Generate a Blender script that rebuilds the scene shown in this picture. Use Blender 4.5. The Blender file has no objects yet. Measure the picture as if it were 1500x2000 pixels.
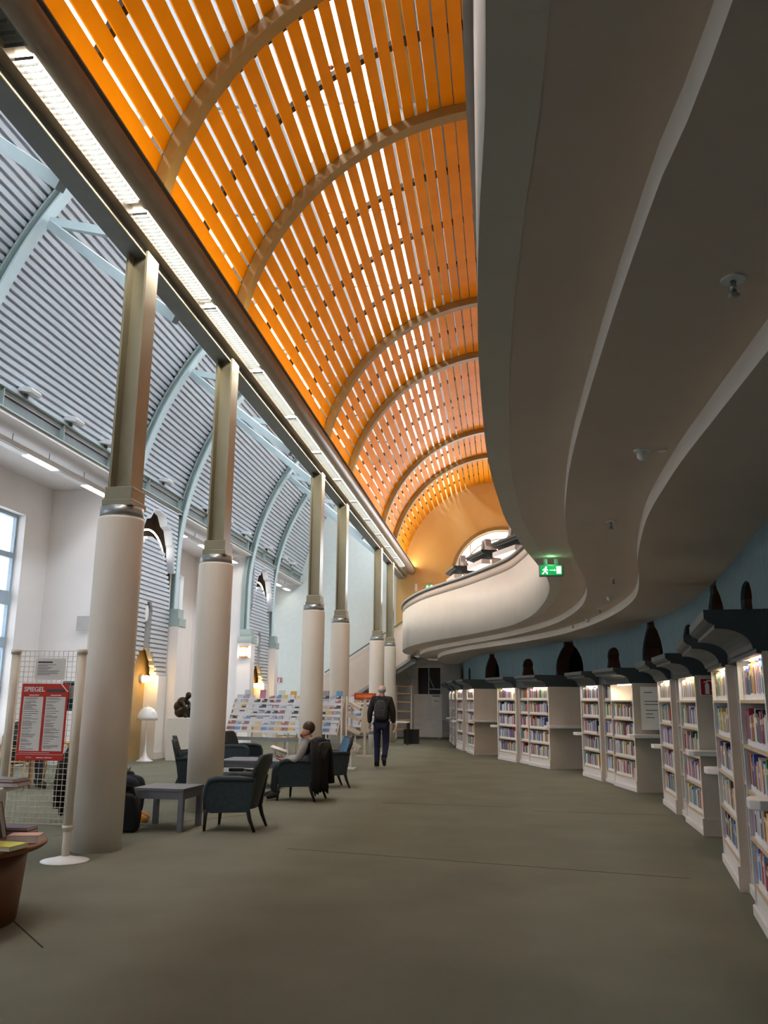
import bpy, bmesh, math, random
from mathutils import Vector, Matrix
from mathutils.geometry import tessellate_polygon
random.seed(7)
sc = bpy.context.scene
C = sc.collection
PI = math.pi
# ---------------------------------------------------------------- camera
cam_d = bpy.data.cameras.new('camera'); cam = bpy.data.objects.new('camera', cam_d); C.objects.link(cam)
cam_d.sensor_fit = 'HORIZONTAL'; cam_d.sensor_width = 36.0; cam_d.lens = 1660.2 / 1500 * 36.0
cam_d.clip_start = .05; cam_d.clip_end = 300
_r = (0.990903, 0.134230, 0.009636); _u = (0.019530, -0.214284, 0.976576); _w = (-0.133150, 0.967504, 0.214957)
cam.matrix_world = Matrix(((_r[0], _u[0], -_w[0], 0), (_r[1], _u[1], -_w[1], 0), (_r[2], _u[2], -_w[2], 1.5), (0, 0, 0, 1)))
sc.camera = cam
# ---------------------------------------------------------------- sky and exposure
w = bpy.data.worlds.new('overcast_sky'); sc.world = w; w.use_nodes = True
bg = w.node_tree.nodes['Background']; bg.inputs[0].default_value = (.93, .96, 1.0, 1); bg.inputs[1].default_value = 8.5
sc.view_settings.view_transform = 'Standard'; sc.view_settings.look = 'None'
sc.view_settings.gamma = 1.0; sc.view_settings.use_curve_mapping = False
sc.view_settings.exposure = 0.66
sc.cycles.max_bounces = 5; sc.cycles.diffuse_bounces = 4; sc.cycles.glossy_bounces = 2
sc.cycles.transparent_max_bounces = 8; sc.cycles.sample_clamp_indirect = 6.0
sc.cycles.use_denoising = True; sc.cycles.use_adaptive_sampling = True; sc.cycles.adaptive_threshold = .08; sc.cycles.adaptive_min_samples = 16
def lamp_area(name, loc, rot, sx, sy, power, col=(1, 1, 1), portal=False, parent=None, spread=None):
    d = bpy.data.lights.new(name, 'AREA'); d.shape = 'RECTANGLE'; d.size = sx; d.size_y = sy; d.energy = power; d.color = col
    if portal: d.cycles.is_portal = True
    if spread: d.spread = spread
    o = bpy.data.objects.new(name, d); C.objects.link(o); o.location = loc; o.rotation_euler = rot
    if parent: o.parent = parent
    return o
def lamp_point(name, loc, power, col, r=.05, parent=None):
    d = bpy.data.lights.new(name, 'POINT'); d.energy = power; d.color = col; d.shadow_soft_size = r
    o = bpy.data.objects.new(name, d); C.objects.link(o); o.location = loc
    if parent: o.parent = parent
    return o
# portals: they only guide the sampling of the sky through the real openings
for (y0, y1) in ((3.1, 7.6), (12.9, 17.4), (22.7, 27.2), (31.9, 35.2)):
    lamp_area('window_portal', (-10.7, (y0 + y1) / 2, 3.0), (0, -PI / 2, 0), 5.0, y1 - y0, 1, portal=True)
lamp_area('skylight_portal', (-2.9, 16.0, 11.75), (0, 0, 0), 5.6, 40, 1, portal=True)
lamp_area('arch_window_portal', (.1, 35.95, 7.6), (-PI / 2, 0, 0), 4.0, 2.1, 1, portal=True)
# ---------------------------------------------------------------- materials
M = {}
def mat(name, col, rough=.6, metal=0.0, var=.06, scale=6.0, bump=0.0, bscale=60.0, emit=None, estr=0.0, spec=.4, coat=0.0):
    m = bpy.data.materials.new(name); m.use_nodes = True; nt = m.node_tree; N = nt.nodes; L = nt.links
    b = N['Principled BSDF']; b.inputs['Roughness'].default_value = rough; b.inputs['Metallic'].default_value = metal
    b.inputs['Specular IOR Level'].default_value = spec
    if coat: b.inputs['Coat Weight'].default_value = coat; b.inputs['Coat Roughness'].default_value = .15
    tc = N.new('ShaderNodeTexCoord'); n = N.new('ShaderNodeTexNoise'); n.inputs['Scale'].default_value = scale; n.inputs['Detail'].default_value = 4
    L.new(tc.outputs['Object'], n.inputs['Vector'])
    r = N.new('ShaderNodeValToRGB'); c0 = [max(0, c * (1 - var)) for c in col]; c1 = [min(1, c * (1 + var)) for c in col]
    r.color_ramp.elements[0].position = .3; r.color_ramp.elements[1].position = .7
    r.color_ramp.elements[0].color = (*c0, 1); r.color_ramp.elements[1].color = (*c1, 1)
    L.new(n.outputs['Fac'], r.inputs['Fac']); L.new(r.outputs['Color'], b.inputs['Base Color'])
    if bump:
        n2 = N.new('ShaderNodeTexNoise'); n2.inputs['Scale'].default_value = bscale; n2.inputs['Detail'].default_value = 3
        L.new(tc.outputs['Object'], n2.inputs['Vector'])
        bp = N.new('ShaderNodeBump'); bp.inputs['Strength'].default_value = bump; bp.inputs['Distance'].default_value = .01
        L.new(n2.outputs['Fac'], bp.inputs['Height']); L.new(bp.outputs['Normal'], b.inputs['Normal'])
    if emit:
        b.inputs['Emission Color'].default_value = (*emit, 1); b.inputs['Emission Strength'].default_value = estr
    M[name] = m; return m
mat('plaster', (.78, .75, .70), .8, var=.03, scale=1.5, bump=.05)
mat('white_wall', (.80, .76, .74), .8, var=.02, scale=1.2, bump=.04)
mat('column_plaster', (.72, .665, .59), .55, var=.03, scale=2, bump=.03)
mat('soffit_plaster', (.72, .60, .51), .8, var=.03, scale=1.2, bump=.03)
mat('orange_wood', (.76, .285, .003), .55, var=.08, scale=1.6, spec=.14)
mat('rib_paint', (.28, .20, .08), .5, var=.04)
mat('bronze_tube', (.33, .28, .21), .4, metal=.2)
mat('dark_batten', (.05, .04, .035), .6)
mat('grey_steel', (.42, .48, .52), .5)
mat('green_steel', (.36, .44, .42), .5, var=.04)
mat('post_steel', (.31, .29, .21), .34, metal=.4, var=.05, scale=3)
mat('collar_steel', (.33, .36, .37), .3, metal=.5)
mat('dark_steel', (.17, .19, .19), .5)
mat('corrugated', (.59, .62, .66), .45, metal=.15, var=.03)
mat('pale_rib', (.55, .66, .68), .5, var=.03)
mat('niche_gold', (.40, .28, .13), .7, var=.05)
mat('niche_brown', (.13, .09, .06), .8)
mat('end_wall', (.66, .47, .19), .75, var=.05, scale=.8)
mat('aisle_wall', (.66, .70, .66), .8, var=.03)
mat('stair_plaster', (.76, .66, .58), .75, var=.02)
mat('teal_edge', (.20, .31, .34), .7)
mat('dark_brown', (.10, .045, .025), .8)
mat('case_panel', (.62, .54, .46), .55, var=.03)
mat('case_white', (.74, .72, .72), .45, var=.02)
mat('shelf_wood', (.62, .46, .27), .5, var=.1, scale=12)
mat('cornice_dark', (.045, .06, .068), .5, var=.1, spec=.3)
mat('window_frame', (.36, .46, .54), .5)
mat('white_metal', (.80, .80, .80), .35)
mat('cream_metal', (.74, .68, .58), .4)
mat('wicker', (.014, .027, .034), .55, var=.3, scale=40, bump=.6, bscale=120)
mat('wicker_dark', (.012, .018, .018), .6, var=.3, scale=40, bump=.5, bscale=120)
mat('cushion_blue', (.05, .13, .22), .8, var=.1)
mat('table_grey', (.15, .16, .19), .45, var=.05)
mat('wood_light', (.60, .36, .14), .5, var=.12, scale=9)
mat('wood_brown', (.17, .06, .018), .5, var=.12, scale=5)
mat('black_cloth', (.008, .008, .009), .9, var=.2, bump=.3)
mat('black_plastic', (.012, .012, .013), .45)
mat('bronze', (.035, .028, .022), .4, metal=.6, var=.3, scale=15)
mat('paper', (.82, .80, .76), .7, var=.02)
mat('red_print', (.62, .035, .02), .5, var=.03)
mat('red_sign', (.40, .02, .05), .5, var=.03)
mat('white_print', (.85, .85, .85), .6, var=.01)
mat('ink', (.10, .08, .10), .7, var=.02)
mat('skin', (.55, .30, .22), .55, var=.06, scale=20)
mat('hair_brown', (.05, .025, .015), .6, var=.3, scale=60)
mat('hair_grey', (.42, .40, .38), .7, var=.2, scale=60)
mat('jacket_dark', (.018, .016, .014), .8, var=.2, bump=.3)
mat('jeans', (.015, .018, .055), .85, var=.15)
mat('jeans_dark', (.02, .025, .035), .85, var=.15)
mat('shirt_grey', (.34, .33, .33), .85, var=.08, bump=.2)
mat('shirt_light', (.62, .62, .66), .85, var=.05, bump=.2)
mat('jacket_green', (.02, .04, .04), .85, var=.1)
mat('boot_orange', (.62, .24, .03), .55, var=.1)
mat('shoe_dark', (.012, .011, .01), .6)
mat('backpack', (.035, .04, .045), .6, var=.6, scale=30)
mat('lamp_glow', (1, .8, .5), .5, emit=(1, .62, .22), estr=5)
mat('tube_glow', (1, 1, 1), .5, emit=(1, .93, .82), estr=7)
mat('tube_cool', (1, 1, 1), .5, emit=(1, .93, .85), estr=7)
mat('shelf_glow', (1, .9, .7), .5, emit=(1, .72, .38), estr=9)
mat('exit_green', (.02, .35, .12), .4, emit=(.01, .42, .12), estr=.45)
mat('exit_white', (.8, 1, .85), .4, emit=(.85, 1, .7), estr=1.0)
mat('board_grey', (.42, .41, .40), .6)
mat('glass_lamp', (.82, .82, .82), .25, spec=.6)
mat('copper', (.42, .15, .07), .4, metal=.3)
# carpet with woven speckle and faint seams
m = mat('carpet', (.170, .172, .132), .95, var=.10, scale=1.1, bump=.5, bscale=220, spec=.1)
mat('seam', (.05, .05, .04), .95, spec=0.0)
# teal boarded wall: fine vertical grooves
m = mat('teal_wall', (.13, .215, .245), .65, var=.05)
nt = m.node_tree; tcn = nt.nodes.new('ShaderNodeTexCoord'); wv = nt.nodes.new('ShaderNodeTexWave'); wv.inputs['Scale'].default_value = 3.2
wv.bands_direction = 'X'; nt.links.new(tcn.outputs['Object'], wv.inputs['Vector']); bp = nt.nodes.new('ShaderNodeBump'); bp.inputs['Strength'].default_value = .6; bp.inputs['Distance'].default_value = .02
nt.links.new(wv.outputs['Fac'], bp.inputs['Height']); nt.links.new(bp.outputs['Normal'], nt.nodes['Principled BSDF'].inputs['Normal'])
# wire-thin glass: mostly clear, a little reflection
m = bpy.data.materials.new('clear_glass'); m.use_nodes = True; nt = m.node_tree; nt.nodes.remove(nt.nodes['Principled BSDF'])
tr = nt.nodes.new('ShaderNodeBsdfTransparent'); tr.inputs[0].default_value = (.95, .98, 1, 1); gl = nt.nodes.new('ShaderNodeBsdfGlossy'); gl.inputs['Roughness'].default_value = .02
mx = nt.nodes.new('ShaderNodeMixShader'); mx.inputs[0].default_value = .05
nt.links.new(tr.outputs[0], mx.inputs[1]); nt.links.new(gl.outputs[0], mx.inputs[2]); nt.links.new(mx.outputs[0], nt.nodes['Material Output'].inputs[0]); M['clear_glass'] = m
def tinted(name, tint):
    m = M['clear_glass'].copy(); m.name = name; M[name] = m
    for n in m.node_tree.nodes:
        if n.type == 'BSDF_TRANSPARENT': n.inputs[0].default_value = (*tint, 1)
tinted('window_glass', (.46, .47, .48)); tinted('nave_glass', (.26, .27, .28))
# books: object colour, white library label at the foot of the spine, pale band near the head
def book_mat(name, attr):
    m = bpy.data.materials.new(name); m.use_nodes = True; nt = m.node_tree; L = nt.links; b = nt.nodes['Principled BSDF']; b.inputs['Roughness'].default_value = .5
    if attr:
        a = nt.nodes.new('ShaderNodeAttribute'); a.attribute_name = 'col'; L.new(a.outputs['Color'], b.inputs['Base Color'])
    else:
        oi = nt.nodes.new('ShaderNodeObjectInfo'); tc = nt.nodes.new('ShaderNodeTexCoord'); sx = nt.nodes.new('ShaderNodeSeparateXYZ'); L.new(tc.outputs['Generated'], sx.inputs[0])
        lt = nt.nodes.new('ShaderNodeMath'); lt.operation = 'LESS_THAN'; lt.inputs[1].default_value = .17; L.new(sx.outputs['Z'], lt.inputs[0])
        band = nt.nodes.new('ShaderNodeMath'); band.operation = 'COMPARE'; band.inputs[1].default_value = .72; band.inputs[2].default_value = .07; L.new(sx.outputs['Z'], band.inputs[0])
        rnd = nt.nodes.new('ShaderNodeMath'); rnd.operation = 'GREATER_THAN'; rnd.inputs[1].default_value = .55; L.new(oi.outputs['Random'], rnd.inputs[0])
        an = nt.nodes.new('ShaderNodeMath'); an.operation = 'MULTIPLY'; L.new(band.outputs[0], an.inputs[0]); L.new(rnd.outputs[0], an.inputs[1])
        m1 = nt.nodes.new('ShaderNodeMix'); m1.data_type = 'RGBA'; L.new(an.outputs[0], m1.inputs[0]); L.new(oi.outputs['Color'], m1.inputs[6]); m1.inputs[7].default_value = (.75, .62, .4, 1)
        m2 = nt.nodes.new('ShaderNodeMix'); m2.data_type = 'RGBA'; L.new(lt.outputs[0], m2.inputs[0]); L.new(m1.outputs[2], m2.inputs[6]); m2.inputs[7].default_value = (.78, .78, .82, 1)
        L.new(m2.outputs[2], b.inputs['Base Color'])
    M[name] = m
book_mat('book_cover', False); book_mat('book_rows', True)
def obj_mat(name, rough):
    m = bpy.data.materials.new(name); m.use_nodes = True; b = m.node_tree.nodes['Principled BSDF']; b.inputs['Roughness'].default_value = rough
    oi = m.node_tree.nodes.new('ShaderNodeObjectInfo'); m.node_tree.links.new(oi.outputs['Color'], b.inputs['Base Color']); M[name] = m
obj_mat('cover_plain', .4)
# magazine cover: coloured field with a noisy picture and a white head strip
m = bpy.data.materials.new('magazine'); m.use_nodes = True; nt = m.node_tree; L = nt.links; b = nt.nodes['Principled BSDF']; b.inputs['Roughness'].default_value = .3
oi = nt.nodes.new('ShaderNodeObjectInfo'); tc = nt.nodes.new('ShaderNodeTexCoord'); sx = nt.nodes.new('ShaderNodeSeparateXYZ'); L.new(tc.outputs['Generated'], sx.inputs[0])
gz = nt.nodes.new('ShaderNodeMath'); gz.operation = 'GREATER_THAN'; gz.inputs[1].default_value = .84; L.new(sx.outputs['Z'], gz.inputs[0])
gx = nt.nodes.new('ShaderNodeMath'); gx.operation = 'LESS_THAN'; gx.inputs[1].default_value = .34; L.new(sx.outputs['X'], gx.inputs[0])
gt = nt.nodes.new('ShaderNodeMath'); gt.operation = 'MULTIPLY'; L.new(gz.outputs[0], gt.inputs[0]); L.new(gx.outputs[0], gt.inputs[1])
ns = nt.nodes.new('ShaderNodeTexNoise'); ns.inputs['Scale'].default_value = 5; L.new(tc.outputs['Generated'], ns.inputs['Vector'])
mx = nt.nodes.new('ShaderNodeMix'); mx.data_type = 'RGBA'; pw = nt.nodes.new('ShaderNodeMath'); pw.operation = 'MULTIPLY_ADD'; pw.inputs[1].default_value = 1.6; pw.inputs[2].default_value = -.72; pw.use_clamp = True; L.new(ns.outputs['Fac'], pw.inputs[0])
L.new(pw.outputs[0], mx.inputs[0]); L.new(oi.outputs['Color'], mx.inputs[6]); mx.inputs[7].default_value = (.55, .58, .66, 1)
m2 = nt.nodes.new('ShaderNodeMix'); m2.data_type = 'RGBA'; L.new(gt.outputs[0], m2.inputs[0]); L.new(mx.outputs[2], m2.inputs[6]); m2.inputs[7].default_value = (.58, .58, .64, 1)
L.new(m2.outputs[2], b.inputs['Base Color']); M['magazine'] = m
# ---------------------------------------------------------------- mesh helpers
class MB:
    def __init__(s): s.v = []; s.f = []; s.sm = []
    def add(s, vs, fs, smooth=False):
        o = len(s.v); s.v += [tuple(x) for x in vs]; s.f += [tuple(i + o for i in f) for f in fs]; s.sm += [smooth] * len(fs); return s
    def box(s, x0, x1, y0, y1, z0, z1):
        return s.add([(x0, y0, z0), (x1, y0, z0), (x1, y1, z0), (x0, y1, z0), (x0, y0, z1), (x1, y0, z1), (x1, y1, z1), (x0, y1, z1)],
                     [(0, 3, 2, 1), (4, 5, 6, 7), (0, 1, 5, 4), (1, 2, 6, 5), (2, 3, 7, 6), (3, 0, 4, 7)])
    def bar(s, a, b, w, h, up=(0, 0, 1)):
        a = Vector(a); b = Vector(b); d = (b - a).normalized(); u = Vector(up)
        if abs(d.dot(u)) > .95: u = Vector((0, 1, 0))
        x = d.cross(u).normalized(); y = x.cross(d).normalized()
        vs = [p + x * sx * w / 2 + y * sy * h / 2 for p in (a, b) for sx, sy in ((-1, -1), (1, -1), (1, 1), (-1, 1))]
        return s.add(vs, [(3, 2, 1, 0), (4, 5, 6, 7), (0, 1, 5, 4), (1, 2, 6, 5), (2, 3, 7, 6), (3, 0, 4, 7)])
    def tube(s, pts, r, n=10, cap=True, closed=False):
        pts = [Vector(p) for p in pts]; rr = r if isinstance(r, (list, tuple)) else [r] * len(pts); vs = []; k = len(pts)
        d0 = None; x = None
        for i, p in enumerate(pts):
            d = (pts[min(i + 1, k - 1)] - pts[max(i - 1, 0)]).normalized()
            if x is None:
                u = Vector((0, 0, 1)) if abs(d.z) < .9 else Vector((0, 1, 0)); x = d.cross(u).normalized()
            else:
                x = (x - d * x.dot(d)).normalized()
            y = d.cross(x)
            vs += [p + (x * math.cos(t * 2 * PI / n) + y * math.sin(t * 2 * PI / n)) * rr[i] for t in range(n)]
        fs = [(i * n + t, i * n + (t + 1) % n, (i + 1) * n + (t + 1) % n, (i + 1) * n + t) for i in range(k - 1) for t in range(n)]
        s.add(vs, fs, True); o = len(s.v) - len(vs)
        if cap:
            s.f.append(tuple(o + t for t in reversed(range(n)))); s.f.append(tuple(o + (k - 1) * n + t for t in range(n))); s.sm += [False, False]
        return s
    def lathe(s, prof, c=(0, 0, 0), n=24):
        cx, cy, cz = c; vs = [(cx + r * math.cos(t * 2 * PI / n), cy + r * math.sin(t * 2 * PI / n), cz + z) for r, z in prof for t in range(n)]
        fs = [(i * n + t, i * n + (t + 1) % n, (i + 1) * n + (t + 1) % n, (i + 1) * n + t) for i in range(len(prof) - 1) for t in range(n)]
        s.add(vs, fs, True); o = len(s.v) - len(vs); k = len(prof)
        if prof[0][0] > 1e-4: s.f.append(tuple(o + t for t in reversed(range(n)))); s.sm.append(False)
        if prof[-1][0] > 1e-4: s.f.append(tuple(o + (k - 1) * n + t for t in range(n))); s.sm.append(False)
        return s
    def prism(s, poly, fn, d0, d1, holes=()):
        """polygon (with holes) in 2D swept from d0 to d1; fn(a,b,d)->xyz"""
        polys = [list(poly)] + [list(h) for h in holes]
        tris = tessellate_polygon([[Vector((a, b, 0)) for a, b in p] for p in polys])
        flat = [q for p in polys for q in p]; n = len(flat); vs = [fn(a, b, d0) for a, b in flat] + [fn(a, b, d1) for a, b in flat]
        fs = [tuple(t) for t in tris] + [tuple(n + i for i in reversed(t)) for t in tris]; o = 0
        for p in polys:
            k = len(p); fs += [(o + i, o + (i + 1) % k, n + o + (i + 1) % k, n + o + i) for i in range(k)]; o += k
        return s.add(vs, fs)
    def strip(s, A, B, smooth=False):
        n = len(A); return s.add(list(A) + list(B), [(i, i + 1, n + i + 1, n + i) for i in range(n - 1)], smooth)
    def sphere(s, c, r, n=16, k=10, sz=(1, 1, 1)):
        prof = [(r * math.sin(i * PI / k), -r * math.cos(i * PI / k)) for i in range(k + 1)]
        vs = [(c[0] + p * math.cos(t * 2 * PI / n) * sz[0], c[1] + p * math.sin(t * 2 * PI / n) * sz[1], c[2] + z * sz[2]) for p, z in prof for t in range(n)]
        return s.add(vs, [(i * n + t, i * n + (t + 1) % n, (i + 1) * n + (t + 1) % n, (i + 1) * n + t) for i in range(k) for t in range(n)], True)
    def mesh(s, name, fix=True):
        me = bpy.data.meshes.new(name); me.from_pydata(s.v, [], s.f)
        for p, sm in zip(me.polygons, s.sm): p.use_smooth = sm
        if fix:
            bm = bmesh.new(); bm.from_mesh(me); bmesh.ops.remove_doubles(bm, verts=bm.verts, dist=1e-5) if any(s.sm) else None
            bmesh.ops.recalc_face_normals(bm, faces=bm.faces); bm.to_mesh(me); bm.free()
        me.update(); return me
    def build(s, name, material, parent=None, bevel=0):
        me = s.mesh(name); me.materials.append(M[material]); o = bpy.data.objects.new(name, me); C.objects.link(o)
        if parent: o.parent = parent
        if bevel:
            b = o.modifiers.new('bevel', 'BEVEL'); b.width = bevel; b.segments = 2; b.limit_method = 'ANGLE'
        return o
def tag(o, label, cat, group=None):
    o['label'] = label; o['category'] = cat
    if group: o['group'] = group
    return o
def thing(name, label, cat, loc=(0, 0, 0), rz=0, group=None):
    o = bpy.data.objects.new(name, None); C.objects.link(o); o.location = loc; o.rotation_euler = (0, 0, rz); o.empty_display_size = .1
    return tag(o, label, cat, group)
def struct(o): o['kind'] = 'structure'; return o
def shell(name): o = bpy.data.objects.new(name, None); C.objects.link(o); return struct(o)
def copy_tree(o, parent=None):
    c = o.copy(); C.objects.link(c); c.parent = parent
    for ch in list(o.children): copy_tree(ch, c)
    return c
ORD = ['first', 'second', 'third', 'fourth', 'fifth', 'sixth', 'seventh', 'eighth', 'ninth', 'tenth', 'eleventh', 'twelfth', 'thirteenth', 'fourteenth', 'fifteenth', 'sixteenth', 'seventeenth', 'eighteenth', 'nineteenth', 'twentieth', 'twenty-first', 'twenty-second', 'twenty-third', 'twenty-fourth', 'twenty-fifth', 'twenty-sixth', 'twenty-seventh', 'twenty-eighth', 'twenty-ninth', 'thirtieth', 'thirty-first', 'thirty-second', 'thirty-third', 'thirty-fourth', 'thirty-fifth']
def smooth_curve(P, n=6):
    out = []
    for i in range(len(P) - 1):
        p0 = P[max(i - 1, 0)]; p1 = P[i]; p2 = P[i + 1]; p3 = P[min(i + 2, len(P) - 1)]
        for k in range(n):
            t = k / n; out.append(tuple(.5 * (2 * p1[j] + (p2[j] - p0[j]) * t + (2 * p0[j] - 5 * p1[j] + 4 * p2[j] - p3[j]) * t * t + (3 * p1[j] - p0[j] - 3 * p2[j] + p3[j]) * t ** 3) for j in range(2)))
    out.append(tuple(P[-1])); return out
CY = [8.59, 11.76, 18.37, 21.55, 28.16, 31.33]      # the pairs of columns
YB = 35.7                                           # end wall
YF = -4.0                                           # behind the photographer
# ================================================================ FLOOR AND WALLS
fl = MB().box(-10.9, 4.6, YF, YB + .3, -.2, 0).build('floor', 'carpet'); struct(fl)
sm_ = MB()
for x0, y0, x1, y1 in ((-4.9, 9.3, -3.3, 11.45), (-4.4, 7.0, -2.8, 5.3), (.4, 12.6, 2.2, 12.55), (-2.2, 9.0, 1.6, 8.2), (-1.8, 13.1, .1, 13.0)):
    sm_.bar((x0, y0, .0008), (x1, y1, .0008), .012, .001)
sm_.build('carpet_seam', 'seam', fl)
# window wall of the left alcoves (with window openings), side walls between the alcoves
WX = -10.5
wins = [(12.9, 17.4), (22.7, 27.2), (31.9, 35.2), (3.1, 7.6)]
holes = [[(a, .55), (b, .55), (b, 5.45), (a, 5.45)] for a, b in wins]
struct(MB().prism([(YF, 0), (YB, 0), (YB, 6.5), (YF, 6.5)], lambda a, b, d: (d, a, b), WX - .35, WX, holes).build('wall_left', 'white_wall'))
for k, (a, b) in enumerate(wins):
    wn = shell('window_%d' % (k + 1 if k < 3 else 6)); fr = MB(); x = WX - .22
    nv = 4; ys = [a + (b - a) * i / nv for i in range(nv + 1)]; zs = [.55, 1.62, 2.62, 3.58, 4.52, 5.45]
    for y in ys: fr.box(x - .04, x + .04, y - .065, y + .065, .55, 5.45)
    for z, h in zip(zs, (.08, .06, .11, .15, .06, .08)): fr.box(x - .05, x + .05, a, b, z - h, z + h)
    fr.build('window_frame', 'window_frame', wn)
    MB().box(WX - .2, WX + .12, a, b, .50, .55).build('window_sill', 'white_wall', wn)
    for i in range(nv):
        for j in range(5):
            MB().box(x - .006, x + .006, ys[i] + .04, ys[i + 1] - .04, zs[j] + .03, zs[j + 1] - .03).build('pane', 'window_glass', wn)
for i, y in enumerate((11.76, 18.45, 21.47, 28.24, 31.25, 8.60, 1.92)):
    d = .12 if i % 2 else -.12
    struct(MB().box(WX, -8.62, min(y, y + d), max(y, y + d), 0, 6.3).build('wall_return', 'white_wall'))
struct(MB().box(WX, -8.45, YF, YB, 6.28, 6.4).build('ceiling_alcove', 'white_wall'))
MB().box(-9.55, -9.25, 18.30, 18.335, 2.95, 3.28).build('recess_shade_plate', 'board_grey', bpy.data.objects['wall_return.001'])  # flat grey plate, its tone standing in for a shaded square recess
# wall behind the camera and far right wall above the gallery
struct(MB().box(-10.9, 4.6, YF - .3, YF, 0, 12).build('wall_front', 'white_wall'))
struct(MB().box(4.3, 4.6, YF, YB, 0, 8).build('wall_right_upper', 'plaster'))
# end wall with the door opening, the arched window
def arc(cx, cz, r, a0, a1, n=24): return [(cx + r * math.cos(math.radians(a0 + (a1 - a0) * i / n)), cz + r * math.sin(math.radians(a0 + (a1 - a0) * i / n))) for i in range(n + 1)]
door = [(-3.45, 0.001), (-2.5, 0.001), (-2.5, 2.81), (-3.45, 2.81)]
aw = [(-1.9, 5.2)] + [(2.1, 5.2)] + arc(.1, 6.55, 2.0, 0, 180)
struct(MB().prism([(-4.35, 0), (4.3, 0), (4.3, 12), (-4.35, 12)], lambda a, b, d: (a, d, b), YB, YB + .3, [door, aw]).build('wall_back', 'end_wall'))
struct(MB().prism([(-10.5, 0), (-4.35, 0), (-4.35, 12), (-10.5, 12)], lambda a, b, d: (a, d, b), YB - .02, YB + .3).build('wall_back_aisle', 'aisle_wall'))
struct(MB().box(-4.35, 1, YB - .04, YB - .005, 0, 2.98).build('wall_back_lower', 'board_grey')) if False else None
lw = MB().prism([(-4.35, 0), (.8, 0), (.8, 3.2), (-4.35, 3.2)], lambda a, b, d: (a, d, b), YB - .05, YB - .002, [[(-3.45, .002), (-2.5, .002), (-2.5, 2.81), (-3.45, 2.81)]]).build('wall_back_lower', 'board_grey'); struct(lw)
dr = shell('door_1'); MB().box(-3.45, -2.5, YB + .9, YB + .95, 0, 2.81).build('room_shade_panel', 'black_plastic', dr)  # black panel: the dark of the unlit room beyond is in its colour
d = MB(); d.box(-3.0, -2.97, YB + .1, YB + .14, 1.5, 2.81); d.box(-2.97, -2.5, YB + .1, YB + .14, 1.9, 1.94); d.bar((-2.97, YB + .12, 2.4), (-2.75, YB + .12, 1.92), .02, .02); d.build('door_frame', 'grey_steel', dr)
MB().box(-3.46, -2.49, YB + .28, YB + .95, 2.81, 2.86).box(-3.5, -3.45, YB + .28, YB + .95, 0, 2.86).box(-2.5, -2.45, YB + .28, YB + .95, 0, 2.86).build('door_lining', 'black_plastic', dr)
struct(MB().box(-2.5, -1.7, YB - .08, YB - .05, 0, .2).build('baseboard_back', 'case_panel'))
wn = shell('window_4'); fr = MB()
for r in (2.0, 1.66):
    P0 = arc(.1, 6.55, r, 0, 180); P1 = arc(.1, 6.55, r - .07, 0, 180)
    fr.prism(P0 + P1[::-1], lambda a, b, d: (a, d, b), YB + .12, YB + .2)
for x in (-1.2, -.4, .5, 1.3): fr.box(x - .03, x + .03, YB + .13, YB + .19, 5.2, 8.0)
for z in (5.22, 6.5): fr.box(-1.9, 2.1, YB + .13, YB + .19, z, z + .06)
fr.build('window_frame', 'white_metal', wn)
xs = [-1.9, -1.2, -.4, .5, 1.3, 2.1]
for i in range(5): MB().prism([(xs[i], 5.26), (xs[i + 1], 5.26), (xs[i + 1], 6.55 + math.sqrt(max(0.0, 1.96 ** 2 - (xs[i + 1] - .1) ** 2))), (xs[i], 6.55 + math.sqrt(max(0.0, 1.96 ** 2 - (xs[i] - .1) ** 2)))], lambda a, b, d: (a, d, b), YB + .155, YB + .165).build('pane', 'clear_glass', wn)
P0 = arc(.1, 6.55, 2.14, 0, 180); P1 = arc(.1, 6.55, 1.99, 0, 180)
MB().prism(P0 + P1[::-1], lambda a, b, d: (a, d, b), YB - .06, YB - .001).build('architrave', 'rib_paint', wn)
# ================================================================ ORANGE BARREL VAULT
VX, VZ = .095, 6.50
gaps = [161.9, 158.0, 154.2, 150.5, 146.9, 143.3, 139.7, 136.2, 132.7, 129.3, 125.9, 122.7, 119.6, 116.5, 113.5, 110.5, 107.5, 104.8, 102.0, 99.1, 96.3]
gw = [.86] * 13 + [.78, .72, .66, .6, .46, .42, .26, .24]
edges = []; hi = 166.6
for g, wd in zip(gaps, gw): edges.append((hi, g + wd / 2)); hi = g - wd / 2
edges.append((hi, 93.4))
vault = shell('ceiling')
bays = [(YF, 8.59)] + list(zip(CY, CY[1:])) + [(31.33, YB)]
def slat_mesh(a0, a1, y0, y1, name='slat'):
    mb = MB(); q = []
    for r in (4.16, 4.186):
        for a in (a0, (a0 + a1) / 2, a1): q.append((VX + r * math.cos(math.radians(a)), VZ + r * math.sin(math.radians(a))))
    poly = [q[0], q[1], q[2], q[5], q[4], q[3]]
    return mb.prism(poly, lambda a, b, d: (a, d, b), y0, y1)
for y0, y1 in bays:
    for a0, a1 in edges: slat_mesh(a0, a1, y0 + .012, y1 - .012).build('slat', 'orange_wood', vault)
for a0, a1 in edges: slat_mesh(180 - a0, 180 - a1, YF, YB).build('slat', 'orange_wood', vault)
def arc_bar(mb, y, wd, r0, r1, a0, a1, n=40):
    P0 = arc(VX, VZ, r1, a0, a1, n); P1 = arc(VX, VZ, r0, a0, a1, n)
    for i in range(n):
        mb.prism([P0[i], P0[i + 1], P1[i + 1], P1[i]], lambda a, b, d: (a, d, b), y - wd / 2, y + wd / 2)
    return mb
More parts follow.
